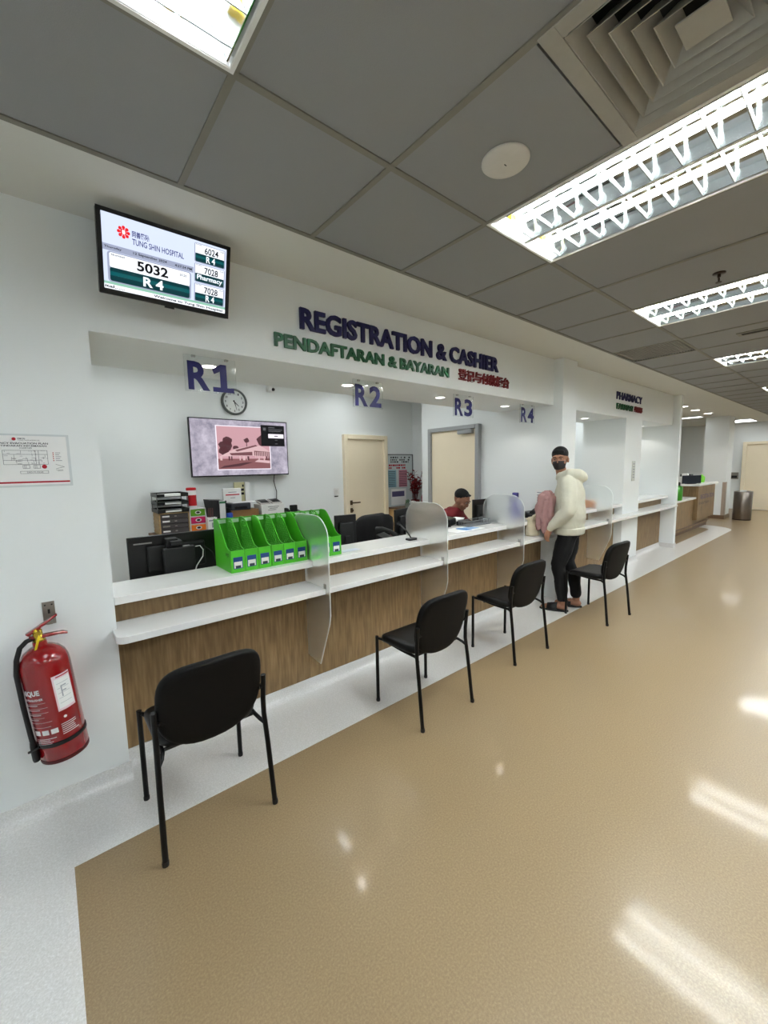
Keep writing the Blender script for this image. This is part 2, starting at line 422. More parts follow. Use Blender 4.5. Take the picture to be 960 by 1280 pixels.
def downlight(x, y, z, label, watts, r=.045, spot=True, tint=(1, .95, .88)):
    t = thing('downlight', label, 'downlight', (x, y, z), group='small round ceiling downlights')
    MB().lathe([(r, -.003), (r+.014, -.003), (r+.014, .001), (r, .001), (r, -.003)], 24, caps=False).build('trim_ring', WHITE, t, False)
    MB().lathe([(r-.002, -.0015), (r-.002, .0005)], 20).build('lens', EM('downlight lens', (1, .98, .94), 4.5), t, False)
    ld = bpy.data.lights.new('downlight_beam', 'SPOT'); ld.energy = watts; ld.spot_size = math.radians(118); ld.spot_blend = .35; ld.shadow_soft_size = .03; ld.color = tint
    lo = bpy.data.objects.new('downlight_beam', ld); COL.objects.link(lo); lo.parent = t; lo.location = (0, 0, -.012)
    return t
SZ = 2.204
downlight(1.90, 2.71, SZ, 'round downlight in the soffit beside the R2 sign', DOWN_W)
downlight(2.96, 2.70, SZ, 'round downlight in the soffit left of the R3 sign', DOWN_W)
downlight(4.02, 2.70, SZ, 'round downlight in the soffit left of the R4 sign', DOWN_W)
downlight(.85, 2.71, SZ, 'round downlight hidden behind the R1 sign', DOWN_W*.5)
downlight(6.02, 2.72, 2.189, 'round downlight above the first pharmacy window', DOWN_W*1.3)
downlight(8.3, 2.74, 2.189, 'round downlight above the second pharmacy window', DOWN_W*1.3)
downlight(10.5, 2.69, HC, 'far round downlight closest to the pharmacy end wall', DOWN_W*4, .08)
downlight(11.5, 2.72, HC, 'far round downlight in the middle above the far desk', DOWN_W*5, .08)
downlight(12.6, 2.72, HC, 'far round downlight just before the white pillar', DOWN_W*7, .08)
def panel(x, y, z, sx, sy, label, s):
    t = thing('panel_light', label, 'ceiling light', (x, y, z), group='flat panel lights behind the counters')
    m = MB()
    for q in ringframe(-sx/2-.012, sx/2+.012, -sy/2-.012, sy/2+.012, .012, -.012, -.0005): m.box(*q)
    m.build('frame', WHITE, t, False)
    B('diffuser', EM('panel diffuser %g' % s, (.965, .985, 1.0), s), t, (-sx/2, sx/2, -sy/2, sy/2, -.008, -.002), world=False)
panel(.75, 4.0, 2.74, .06, 1.2, 'slim light above the staff desks near the wall television', OFFICE_PANEL)
panel(2.3, 4.0, 2.74, .06, 1.2, 'slim light above the staff desks in the middle of the office', OFFICE_PANEL)
panel(3.45, 4.2, 2.74, .06, 1.2, 'slim light above the staff desks near the cream doors', OFFICE_PANEL)
panel(6.0, 3.7, 2.74, .06, 1.1, 'panel light inside the pharmacy, first window', OFFICE_PANEL*.9)
panel(8.0, 3.7, 2.74, .06, 1.1, 'panel light inside the pharmacy, second window', OFFICE_PANEL*.9)
panel(13.3, 3.6, HC, .3, 1.2, 'narrow panel light left of the far pillar', 2.2)
panel(15.9, 2.6, HC, 1.0, .5, 'bright panel light right of the far pillar', 2.2)
panel(11.0, 4.2, HC, .6, 1.2, 'panel light behind the far desk', 1.2)

# ------------------------------------------------------------------ square air diffuser, speaker, sprinklers, slot vent
VENT = M('vent off-white enamel', (.62, .61, .57), .45)
t = thing('air_diffuser', 'square four-way air vent with nested louvres in the ceiling', 'air vent', (1.42, .37, HC))
m = MB()
for q in ringframe(-.298, .298, -.298, .298, .048, -.004, .006): m.box(*q)
m.build('frame', VENT, t, False, bevel=.002)
DARK = M('dark duct', (.05, .05, .05), .8)
B('duct', DARK, t, (-.29, .29, -.29, .29, .10, .11), world=False)
for k, hh in enumerate((.248, .208, .168, .128, .088)):
    m = MB(); a, b, z0, z1, th = hh, hh-.042, -.004, .05, .0025
    rings = [[(q*sx, q*sy, z) for sx, sy in ((-1,-1),(1,-1),(1,1),(-1,1))] for q, z in ((a, z0), (b, z1), (b-th, z1), (a-th, z0))]
    m.loft(rings, closed=True); m.build('louvre', VENT, t, False)
B('centre_plate', VENT, t, (-.05, .05, -.05, .05, -.006, -.002), world=False)
t = thing('ceiling_speaker', 'round white ceiling speaker on a tile near the vent', 'speaker', (1.44, .978, HC))
MB().lathe([(.001, -.012), (.06, -.011), (.082, -.008), (.088, -.002), (.088, .004)], 32).build('grille', M('speaker grille white', (.80, .79, .76), .6, bump=.4, bscale=600), t, False, smooth=40)
B('badge', BLACK2, t, (-.006, .006, -.0015, .0015, -.0135, -.0115), world=False)
def sprinkler(x, y, label):
    t = thing('sprinkler', label, 'sprinkler', (x, y, HC))
    BRONZE = M('dark bronze', (.22, .17, .14), .35, .8)
    MB().lathe([(.03, -.004), (.034, -.001), (.034, .003)], 20).build('escutcheon', BRONZE, t, False, smooth=40)
    m = MB().cyl((0, 0, 0), (0, 0, -.022), .009)
    for s in (-1, 1): m.tube([(s*.008, 0, -.018), (s*.013, 0, -.032), (s*.004, 0, -.05)], .003, 6)
    m.build('body', BRONZE, t, False, smooth=40)
    MB().lathe([(.016, -.053), (.016, -.050)], 12).build('deflector', BRONZE, t, False)
sprinkler(3.286, .70, 'dark fire sprinkler head before the second tube light')
sprinkler(.875, .655, 'fire sprinkler head at the top edge of the photo')
t = thing('slot_vent', 'narrow slot air vent in the ceiling near the right edge', 'air vent', (5.0, .55, HC))
B('frame', TBAR, t, (-.06, .06, -.35, .35, -.004, .004), world=False); B('slot', DARK, t, (-.03, -.004, -.32, .32, -.005, .0), (.004, .03, -.32, .32, -.005, 0), world=False)

# ------------------------------------------------------------------ reception counter
LX = [.213, 1.329, 2.444, 3.563, 4.43]
ct = thing('reception_counter', 'long white-topped counter with oak laminate front under the registration sign', 'counter', (2.3, 2.46, 0))
for a, b in zip(LX, LX[1:]):
    B('front_panel', WOOD, ct, (a+.0015, b-.0015, 2.46, 2.48, .08, .752), bevel=.001)
    B('riser_panel', WOOD, ct, (a+.0015, b-.0015, 2.46, 2.48, .788, .905), bevel=.001)
ledge = MB()
poly = rrect(.195, 4.429, 2.20, 2.34, (.045, 0, 0, 0), 8)
core = [p for p in poly if p[1] < 2.33]           # front run, left to right
core = core + [(4.429, 2.462), (.2145, 2.462), (.2145, 2.3495), (.195, 2.3495)]
ledge.prism(core, .752, .788, 'XY').build('ledge', SOLID, ct, bevel=.003)
MB().prism([(.2145, 2.353), (4.4295, 2.353), (4.4295, 2.685), (.2145, 2.685)], .905, .945, 'XY').build('counter_top', SOLID, ct, bevel=.003)
B('inner_panel', WHITE, ct, (.22, 4.428, 2.62, 2.64, .02, .905))
B('staff_worktop', SOLID, ct, (.22, 4.42, 2.645, 3.03, .715, .74), bevel=.002)
B('worktop_support', WHITE, ct, *[(x, x+.02, 2.66, 3.0, 0, .715) for x in (.24, 1.33, 2.44, 3.55, 4.38)])
cove('plinth', .2135, 4.43, 2.462, parent=ct)
# pharmacy counters either side of the column, one ledge running past both
pcs = []
for nm, spans in (('oak fronted pharmacy counter with white top, first window', ((4.752, 5.648), (5.652, 6.514))), ('oak fronted pharmacy counter with white top, second window', ((7.152, 8.598),))):
    a0, b0 = spans[0][0], spans[-1][1]
    pc = thing('pharmacy_counter', nm, 'counter', ((a0+b0)/2, 2.46, 0), group='pharmacy counters'); pcs.append(pc)
    for a, b in spans:
        B('front_panel', WOOD, pc, (a+.0015, b-.0015, 2.46, 2.48, .08, .752), bevel=.001)
        B('riser_panel', WOOD, pc, (a+.0015, b-.0015, 2.46, 2.48, .788, .905), bevel=.001)
    B('counter_top', SOLID, pc, (a0, b0, 2.353, 2.72, .905, .945), bevel=.003)
    B('inner_ledge', SOLID, pc, (a0, b0, 2.346, 2.46, .752, .788))
    B('staff_worktop', SOLID, pc, (a0, b0, 2.72, 3.3, .675, .70))
    cove('plinth', a0, b0, 2.462, parent=pc)
tag(MB().prism([(4.4305, 2.20), (8.598, 2.20), (8.598, 2.3455), (4.752, 2.3455), (4.752, 2.2425), (4.4305, 2.2425)], .752, .788, 'XY').build('counter_ledge', SOLID, bevel=.003), 'long white ledge passing in front of the pharmacy column', 'ledge')

# frosted dividers
FROST = M('frosted acrylic', (.97, .98, .975), .42, trans=.96, ior=1.2, var=0)
FEDGE = M('acrylic edge', (.93, .95, .94), .25, var=0)
def divider(x, label, y1=2.64):
    y0 = 2.155
    top = rrect(y0, y1, .9, 1.255, (0, 0, .15, .15), 9)
    top = [p for p in top if p[1] > .95]
    m = MB(); th = .004
    # shape in (y, z): runs down in front of ledge and between riser and slab edge
    body = [(2.30, .247), (2.4585, .262), (2.4585, .7495), (2.199, .7495), (2.199, .7905), (2.4585, .7905), (2.4585, .9035), (2.352, .9035), (2.352, .9465), (y1, .9465)]
    body += [p for p in top] 
    body += [(y0, .62), (2.17, .56)]
    t = thing('frosted_divider', label, 'divider', (x, y0+.2, .247), group='frosted divider screens on the counter')
    m.prism(body, x-th, x+th, 'YZ').build('screen_sheet', FROST, t)
    e = MB(); pts = [(x, 2.30, .247), (x, 2.17, .56), (x, y0, .62)] + [(x, p[0], p[1]) for p in reversed(top)]
    e.tube([(p[0], p[1]-.0, p[2]) for p in pts], .0028, 6).build('polished_edge', FEDGE, t, smooth=60)
    MB().box(x-.006, x+.006, 2.448, 2.4595, .792, .903).build('fixing_strip', WHITE, t)
    B('foot_clip', CHROME, t, (x-.010, x-.0045, 2.19, 2.215, .79, .82), world=True)
    return t
divider(1.329, 'frosted divider screen nearest the extinguisher, in front of the green magazine racks')
divider(2.444, 'frosted divider screen behind the small desk microphone')
divider(3.563, 'frosted divider screen beside the man in the hoodie')
divider(5.65, 'frosted divider screen on the pharmacy ledge behind the standing man')

# ------------------------------------------------------------------ chairs
CHM = M('black powder coated tube', (.015, .015, .016), .4, spec=.3)
CHS = M('black seat vinyl', (.028, .028, .031), .42, spec=.35, bump=.15, bscale=500)
CHB = M('black chair back shell', (.012, .012, .012), .6, spec=.25, bump=.1, bscale=700)
def make_chair(label):
    t = thing('stacking_chair', label, 'chair', group='black chairs along the counter')
    for s in (-1, 1):
        # front leg: vertical, bends into the side rail
        MB().tube([(s*.226, .212, 0), (s*.226, .212, .452)], .0115, 10).build('leg', CHM, t, False, smooth=50)
        # rear leg: slopes, carries on as the back post
        MB().tube([(s*.232, -.212, 0), (s*.226, -.178, .30), (s*.222, -.160, .43), (s*.222, -.160, .50), (s*.224, -.172, .622)], .0115, 10).build('leg', CHM, t, False, smooth=50)
        MB().tube([(s*.226, .212, .43), (s*.215, .205, .436), (s*.200, .17, .432), (s*.195, 0, .418), (s*.195, -.12, .418), (s*.205, -.15, .405), (s*.222, -.165, .385)], .009, 8).build('seat_rail', CHM, t, False, smooth=50)
        m = MB(); m.box(s*.19-.02, s*.19+.032 if s > 0 else s*.19+.02, -.168, -.154, .555, .575)
        m.cyl((s*.205, -.165, .565), (s*.228, -.165, .565), .009, n=8).build('bracket', CHM, t, False)
        MB().lathe([(.0125, 0), (.0135, .012), (.0125, .02)], 10, (s*.226, .212, 0)).build('foot_cap', BLACK2, t, False)
        MB().lathe([(.0125, 0), (.0135, .012), (.0125, .02)], 10, (s*.232, -.212, 0)).build('foot_cap', BLACK2, t, False)
    for y in (.12, -.11):
        MB().tube([(-.196, y, .418), (.196, y, .418)], .008, 8).build('cross_bar', CHM, t, False, smooth=50)
    # seat: rounded pad, front slightly rolled down
    so = rrect(-.215, .215, -.152, .225, (.11, .11, .075, .075), 8)
    pad(so, .052, .018, lambda x, y, h: (x, y, .425+h - max(0, (y-.12))*.18 - .012*math.cos(x*7)*(h/.052))).build('seat', CHS, t, False, smooth=60)
    # back: rounded shield, curved round the sitter, leaning back a little
    bo = []
    for i in range(40):
        a = 2*PI*i/40; c, sn = math.cos(a), math.sin(a)
        e = .50 if sn > 0 else .80
        x = .215*math.copysign(abs(c)**e, c); z = (.195 if sn > 0 else .20)*math.copysign(abs(sn)**e, sn)
        bo.append((x, z))
    def bk(x, z, h): return (x, -.178 - (z)*.22 + (x/.215)**2*.028 + h - .02, .600+z*.98)
    pad(bo, .042, .014, bk).build('backrest', CHB, t, False, smooth=60)
    return t
c1 = make_chair('black padded chair nearest the red fire extinguisher, seen from behind')
c1.location = (.472, 1.905, 0)
dup(c1, None, (1.82, 1.81, 0), 0, 'second black padded chair, below the divider with the microphone')
dup(c1, None, (2.935, 1.893, 0), math.radians(-2), 'third black padded chair, just left of the standing man')
dup(c1, None, (4.275, 1.735, 0), math.radians(-4), 'farthest black padded chair, right of the standing man')

# ------------------------------------------------------------------ wall signs
NAVY = M('navy acrylic letter', (.075, .075, .30), .55)
GREEN = M('green acrylic letter', (.05, .34, .18), .40)
RED = M('dark red acrylic letter', (.45, .05, .07), .5)
yw = 2.3495
sign_letters('REGISTRATION & CASHIER', (1.297, 3.37, 2.418, 2.548), yw, .018, NAVY, 'raised navy letters REGISTRATION & CASHIER on the bulkhead', bold=.03)
sign_letters('PENDAFTARAN & BAYARAN', (1.122, 2.675, 2.288, 2.368), yw, .015, GREEN, 'raised green letters PENDAFTARAN & BAYARAN under the navy line', bold=.03)
sign_letters('登记与付款柜台', (2.80, 3.55, 2.285, 2.385), yw, .015, RED, 'raised dark red Chinese characters at the right of the green line', bold=.018)
sign_letters('PHARMACY', (6.13, 7.07, 2.42, 2.525), yw, .012, NAVY, 'raised navy letters PHARMACY above the far windows', bold=.012)
sign_letters('FARMASI', (6.14, 6.71, 2.288, 2.37), yw, .015, GREEN, 'raised green letters FARMASI under PHARMACY', bold=.012)
sign_letters('药剂部', (6.78, 7.09, 2.288, 2.372), yw, .015, RED, 'raised dark red Chinese characters beside FARMASI', bold=.018)
# hanging acrylic counter numbers
ACR = M('clear acrylic', (.97, .98, .98), .02, trans=1, ior=1.45, var=0)
BLUE = M('blue vinyl numeral', (.06, .045, .36), .4)
for i, (s, x0, x1) in enumerate((('R1', .662, .925), ('R2', 1.812, 2.07), ('R3', 2.93, 3.19), ('R4', 4.018, 4.285))):
    t = thing('counter_number_sign', 'clear hanging sign with blue %s below the soffit' % s, 'sign', ((x0+x1)/2, 2.5, 2.205), group='hanging counter number signs')
    B('acrylic_sheet', ACR, t, (x0-.012, x1+.012, 2.4985, 2.5015, 2.006, 2.2045))
    B('ceiling_clip', CHROME, t, (x0+.03, x0+.05, 2.492, 2.508, 2.193, 2.2045), (x1-.05, x1-.03, 2.492, 2.508, 2.193, 2.2045))
    for k, ch in enumerate(s):
        bx = (x0+.004, x0+.122, 2.014, 2.172) if k == 0 else (x0+.138, x1-.004, 2.014, 2.172)
        if ch == '1':      # one with flag and foot bar
            w_ = bx[1]-bx[0]; q = [(0, 0), (1, 0), (1, .17), (.68, .17), (.68, 1), (.40, 1), (0, .80), (.08, .63), (.36, .74), (.36, .17), (0, .17)]
            MB().prism([(bx[0]+u*w_, bx[2]+v*(bx[3]-bx[2])) for u, v in q], 2.4972, 2.4984, 'XZ').build('numeral', BLUE, t)
        else: flat_text(ch, bx, front(t.location, 2.4984), BLUE, t, bold=.035, name='numeral', thick=.001)

# ------------------------------------------------------------------ queue television on its bracket
def tilted(loc, pitch):
    """frame of a screen: local x right, y up along the screen, h out of the screen towards -Y"""
    R = Euler((PI/2+pitch, 0, 0)).to_matrix()
    return lambda a, b, h: tuple(R @ Vector((a, b, h)))
tvl = (.53, 2.165, 2.495)
t = thing('queue_television', 'black wall television showing queue numbers 5032 and R 4', 'television', tvl)
fn = tilted(tvl, math.radians(16))
W, H = .275, .163
def slab(fn, x0, x1, y0, y1, h0, h1, r=0):
    m = MB(); ol = rrect(x0, x1, y0, y1, r, 4) if r else [(x0, y0), (x1, y0), (x1, y1), (x0, y1)]
    n = len(ol); vs = [fn(x, y, h0) for x, y in ol]+[fn(x, y, h1) for x, y in ol]
    return m.add(vs, [tuple(range(n)), tuple(range(2*n-1, n-1, -1))]+[(i, i+n, (i+1) % n+n, (i+1) % n) for i in range(n)])
slab(fn, -W, W, -H, H, -.03, 0, .006).build('cabinet', BLACK, t, False, bevel=.002)
m = MB()
for a in ((-W, W, H-.016, H), (-W, W, -H, -H+.022), (-W, -W+.018, -H, H), (W-.018, W, -H, H)):
    s_ = slab(fn, *a, 0, .004); m.add(s_.v, s_.f)
m.build('bezel', BLACK, t, False)
slab(fn, -.02, .02, -H-.008, -H, -.01, .003).build('receiver_eye', BLACK, t, False)
m = MB().tube([fn(0, 0, -.03), (0, .10, .0), (0, .18, .0)], .018, 8)
m.box(-.08, .08, .172, .1845, -.08, .08); m.build('wall_bracket', BLACK2, t, False)
sx0, sx1, sy0, sy1 = -W+.018, W-.018, -H+.022, H-.016
def U(u, v): return sx0+u*(sx1-sx0), sy1-v*(sy1-sy0)
scr = slab(fn, sx0, sx1, sy0, sy1, 0, .001).build('screen', EM('queue screen lavender', (.80, .84, .93), .85), t, False)
def srect(u0, u1, v0, v1, mat, lay, r=0, name='screen_field'):
    x0, y1 = U(u0, v0); x1, y0 = U(u1, v1)
    return slab(fn, x0, x1, y0, y1, .001, .001+lay*.0004, r).build(name, mat, scr, False)
def stext(s, u0, u1, v0, v1, mat, lay=5, bold=.01):
    x0, y1 = U(u0, v0); x1, y0 = U(u1, v1)
    return flat_text(s, (x0, x1, y0, y1), lambda a, b, h: fn(a, b, .001+lay*.0004), mat, scr, bold)
TEAL = EM('screen teal', (.02, .33, .35), .8); TEALD = EM('screen dark teal', (.01, .20, .22), .8); SWH = EM('screen white', (.92, .94, .97), .95)
SBK = EM('screen black', (.02, .02, .03), .3); SGR = EM('screen grey', (.60, .63, .72), .8); SRED = EM('screen red', (.85, .10, .12), .9); SNV = EM('screen navy', (.10, .12, .42), .8); SGN = EM('screen pale green', (.55, .75, .66), .8)
srect(0, .705, .40, .485, SGR, 1)
srect(0, 1, .90, .935, SGN, 1); srect(0, 1, .935, 1, SWH, 1)
srect(.03, .685, .49, .90, SGR, 1, .012); srect(.045, .672, .505, .70, SWH, 2, .008); srect(.045, .672, .70, .885, TEALD, 2, .008); srect(.045, .672, .755, .81, TEAL, 3)
stext('5032', .245, .49, .525, .665, SBK, 5, .03); stext('R 4', .29, .45, .725, .86, SWH, 6, .03)
stext('Number', .06, .16, .515, .545, SBK); stext('16:26', .585, .645, .545, .58, SBK)
for k, (n, q) in enumerate((('6024', 'R 4'), ('7028', 'Pharmacy'), ('7028', 'R 4'))):
    v0 = .03+k*.295
    srect(.712, .99, v0, v0+.28, SGR, 1, .006); srect(.72, .98, v0+.01, v0+.145, SWH, 2); srect(.72, .98, v0+.145, v0+.268, TEALD, 2, .005); srect(.72, .98, v0+.18, v0+.215, TEAL, 3)
    stext(n, .80, .925, v0+.035, v0+.135, SBK, 5, .02)
    stext(q, *((.815, .895) if len(q) < 4 else (.735, .965)), v0+.16, v0+.255, SWH, 6, .02)
    stext('Number', .725, .78, v0+.012, v0+.03, SBK); stext('16:2%d' % (5-k), .94, .975, v0+.02, v0+.045, SBK)
stext('TUNG SHIN HOSPITAL', .215, .62, .245, .325, SNV, 5, .012); stext('同善醫院', .215, .345, .14, .225, SNV, 5, .03)
cx, cy = U(.155, .195); m = MB()
for k in range(8):
    a = 2*PI*k/8; s_ = slab(lambda a_, b_, h: fn(a_, b_, h), cx+.018*math.cos(a)-.006, cx+.018*math.cos(a)+.006, cy+.018*math.sin(a)-.006, cy+.018*math.sin(a)+.006, .001, .0016, .005); m.add(s_.v, s_.f)
s_ = slab(fn, cx-.012, cx+.012, cy-.012, cy+.012, .001, .0022, .011); m.add(s_.v, s_.f); m.build('emblem', SRED, scr, False)
stext('善', .142, .168, .165, .225, SWH, 6, .02)
stext('Thursday', .012, .135, .425, .46, SBK, 4, .02); stext('12 September 2024', .22, .48, .42, .462, SBK, 4, .02); stext('4:27:24 PM', .545, .69, .425, .46, SBK, 4, .02)
stext('ital......', .005, .15, .945, .985, SBK, 4, .03); stext('Welcome to Tung Shin Hospital.', .37, .985, .945, .995, SBK, 4, .03)

# ------------------------------------------------------------------ evacuation plan
ep = (-.055, 2.35, 1.615)
t = thing('evacuation_plan', 'white framed emergency evacuation plan poster on the left wall', 'poster', ep)
B('backing_sheet', M('clear poster sleeve', (.84, .86, .86), .15), t, (-.215, .100, 2.345, 2.3495, 1.503, 1.73))
pp = B('poster', PAPER, t, (-.205, .090, 2.3435, 2.345, 1.512, 1.722))
F = front(ep, 2.3435)
INK = M('dark print', (.13, .13, .18), .7); PRED = M('red print', (.68, .10, .16), .7); GINK = M('grey print', (.45, .45, .50), .7)
flat_text('EMERGENCY EVACUATION PLAN', (-.180, .026, 1.686, 1.694), F, INK, pp, .02)
flat_text('PELAN TINDAKAN KECEMASAN', (-.172, .020, 1.676, 1.683), F, INK, pp, .02)
flat_text('TUNG SHIN HOSPITAL', (-.073, 0.0, 1.7005, 1.7055), F, INK, pp); flat_text('同善醫院', (-.073, -.048, 1.707, 1.713), F, INK, pp, .02)
flat_text('安全疏散平面图', (-.07, -.03, 1.667, 1.673), F, INK, pp); flat_text('3RD FLOOR', (-.055, 0.0, 1.563, 1.569), F, INK, pp)
MB().cyl((-.085, 2.3436, 1.708), (-.085, 2.343, 1.708), .007, n=8).build('emblem', PRED, pp)
B('red_band', PRED, pp, (-.205, .090, 2.3428, 2.3436, 1.520, 1.527))
MB().cyl((.006, 2.3436, 1.590), (.006, 2.343, 1.590), .009, n=12).build('assembly_mark', PRED, pp)
m = MB(); L = 2.3436
def ln(x0, z0, x1, z1, wd=.0011):
    d = Vector((x1-x0, z1-z0)); d.normalize(); n = Vector((-d.y, d.x))*wd/2
    m.add([(x0+n.x, L-.0008, z0+n.y), (x1+n.x, L-.0008, z1+n.y), (x1-n.x, L-.0008, z1-n.y), (x0-n.x, L-.0008, z0-n.y)], [(0, 1, 2, 3)])
rr = random.Random(3)
X0, X1, Z0, Z1 = -.125, .020, 1.60, 1.66
for a in ((X0, Z0, X1, Z0), (X0, Z1, X1, Z1), (X0, Z0, X0, Z1), (X1, Z0, X1, Z1), (X0, 1.643, X1, 1.643), (X0, 1.618, X1-.03, 1.618), (-.02, Z0, -.02, Z1), (X1-.03, Z0, X1-.03, Z1)): ln(*a)
for k in range(46):
    x = rr.uniform(X0, X1); z = rr.uniform(Z0, Z1); l = rr.uniform(.005, .017)
    if rr.random() < .5: ln(x, z, min(x+l, X1), z, .0009)
    else: ln(x, z, x, min(z+l, Z1), .0009)
for x in (-.055, -.02):
    for q in ((x-.01, 1.583, x+.012, 1.583), (x-.01, 1.597, x+.012, 1.597), (x-.01, 1.583, x-.01, 1.597), (x+.012, 1.583, x+.012, 1.597), (x-.005, 1.583, x-.005, 1.597), (x, 1.583, x, 1.597)): ln(*q)
for q in ((-.075, 1.561, .018, 1.561), (-.075, 1.571, .018, 1.571), (-.075, 1.561, -.075, 1.571), (.018, 1.561, .018, 1.571), (.045, 1.60, .075, 1.588), (.045, 1.58, .075, 1.588), (.045, 1.575, .07, 1.575), (.05, 1.57, .07, 1.572)): ln(*q)
m.build('floor_plan_lines', INK, pp)
m = MB()
for k in range(5): m.cyl((.040, L, 1.650-k*.0085), (.040, L-.0007, 1.650-k*.0085), .0024, n=8)
m.build('legend_marks', PRED, pp)
m = MB()
for k in range(5): m.box(.047, .047+(.018, .014, .02, .016, .022)[k], L-.0007, L, 1.649-k*.0085, 1.651-k*.0085)
m.build('legend_lines', GINK, pp)

# ------------------------------------------------------------------ fire extinguisher
XR = .088
xl = (-.030, 2.252, .318)
t = thing('fire_extinguisher', 'red fire extinguisher hanging on the left wall', 'fire extinguisher', xl)
t.rotation_euler = (0, math.radians(-5.0), 0)
EXR = M('extinguisher red paint', (.54, .02, .05), .22, coat=.6, var=.02)
prof = [(.075, 0), (.083, .004), (.0855, .012), (XR, .016), (XR, .415), (.086, .44), (.078, .466), (.062, .488), (.040, .503), (.026, .508), (.024, .53), (.001, .53)]
MB().lathe(prof, 40).build('cylinder', EXR, t, False, smooth=50)
MB().lathe([(.0845, -.002), (.088, -.002), (.0888, .003), (.0885, .012), (.086, .013)], 40, caps=False).build('foot_ring', M('dark red rim', (.30, .03, .04), .4), t, False, smooth=50)
MB().lathe([(XR, .077), (XR+.003, .078), (XR+.003, .094), (XR, .095)], 40, caps=False).build('strap', BLACK2, t, False)
BRASS = M('brass valve', (.72, .60, .22), .25, 1)
MB().lathe([(.020, .525), (.022, .535), (.017, .542), (.017, .575), (.012, .58)], 16).build('valve', BRASS, t, False, smooth=50)
MB().prism([(-.030, .560), (.02, .553), (.085, .545), (.10, .535), (.098, .528), (.07, .535), (0, .540), (-.03, .545)], -.012, .012, 'XZ').build('carry_handle', EXR, t, False, bevel=.003)
MB().prism([(-.04, .572), (-.005, .588), (.075, .628), (.078, .620), (.0, .575), (-.03, .560)], -.011, .011, 'XZ').build('squeeze_lever', EXR, t, False, bevel=.003)
MB().cyl((.0, -.014, .567), (.0, -.034, .567), .012, n=14).build('pressure_gauge', BRASS, t, False, smooth=40)
MB().tube([(-.005, -.02, .585), (.004, -.03, .56), (-.006, -.034, .53), (-.018, -.03, .50)], .005, 6).build('safety_seal', M('yellow plastic seal', (.85, .74, .08), .4), t, False, smooth=40)
MB().tube([(-.015, 0, .545), (-.04, -.01, .543), (-.064, -.018, .525), (-.082, -.024, .48), (-.093, -.028, .42), (-.096, -.03, .28), (-.096, -.03, .15), (-.095, -.03, .06)], .0095, 10).build('hose', BLACK2, t, False, smooth=50)
MB().lathe([(.012, 0), (.014, .01), (.013, .07), (.010, .09)], 12, (-.096, -.03, .02)).build('nozzle', BLACK, t, False, smooth=50)
MB().tube([(-.115, -.04, .075), (-.075, -.055, .088)], .005, 6).build('hose_clip', BLACK2, t, False)
# labels wrapped round the cylinder; a = angle from the side that faces -Y, positive towards +X
def wrap(a, z, h):
    th = -PI/2 + a/XR; return ((XR+h)*math.cos(th), (XR+h)*math.sin(th), z)
def wquad(name, a0, a1, z0, z1, mat, h=.0008, n=8, skew=0):
    m = MB(); vs = []; fs = []
    for i in range(n+1):
        a = a0+(a1-a0)*i/n; vs += [wrap(a, z0, h), wrap(a, z1, h)]
    for i in range(n): fs.append((2*i, 2*i+2, 2*i+3, 2*i+1))
    return m.add(vs, fs).build(name, mat, t, False, smooth=60)
lab = wquad('service_label', .012, .082, .225, .385, M('pink tinted label', (.90, .80, .82), .5))
wquad('service_form', .018, .078, .236, .368, PAPER, .0012)
wquad('service_form_bar', .026, .080, .374, .379, PRED, .0014)
GP = M('grey form print', (.62, .64, .66), .7)
for k in range(5): wquad('form_line', .024, .070, .258+k*.022, .2595+k*.022, GP, .0016)
flat_text('F', (.036, .058, .285, .335), lambda a, b, h: wrap(a, b, .0018), GP, t, .0)
SILV = M('white print on red', (.88, .86, .86), .5)
flat_text('UNIQUE', (-.128, -.035, .318, .346), lambda a, b, h: wrap(a, b, .0010), SILV, t, .04, thick=.001)
flat_text('FIRE EXTINGUISHER', (-.128, -.028, .298, .308), lambda a, b, h: wrap(a, b, .0010), SILV, t, .03, thick=.001)
rr = random.Random(5)
for k in range(6):
    z = .285-k*.022
    wquad('print_line', -.112, -.018+rr.uniform(-.02, .004), z-.0012, z, SILV, .001)
    if k < 4: wquad('print_line', -.112, -.055+rr.uniform(-.02, .01), z-.009, z-.0065, SILV, .001)
for k in range(3): wquad('pictogram', -.093+k*.033, -.068+k*.033, .138, .160, SILV, .001)
for k in range(4): wquad('print_line', -.09, -.02+rr.uniform(-.02, .01), .118-k*.008, .1205-k*.008, SILV, .001)
for k in range(6): wquad('print_line', .010, .066+rr.uniform(-.01, .008), .165-k*.009, .168-k*.009, SILV, .001)
wquad('white_sticker', -.060, -.028, .425, .432, SILV, -.003)
MB().cyl(wrap(.03, .195, .0005), wrap(.03, .195, .0015), .006, n=10).build('round_mark', SILV, t, False)
tb = thing('extinguisher_bracket', 'steel wall bracket holding the fire extinguisher', 'bracket', (-.035, 2.35, .93))
m = MB().box(-.022, .022, -.004, -.0005, -.05, .055); m.box(-.010, .010, -.075, -.004, -.03, -.026); m.box(-.010, .010, -.078, -.074, -.03, -.012)
m.build('plate', STEEL, tb, False, bevel=.001)
B('screw_hole', BLACK2, tb, *[(x-.003, x+.003, -.0046, -.0038, z-.003, z+.003) for x in (-.012, .012) for z in (.04,)], (-.004, .004, -.0046, -.0038, .0, .02), world=False)

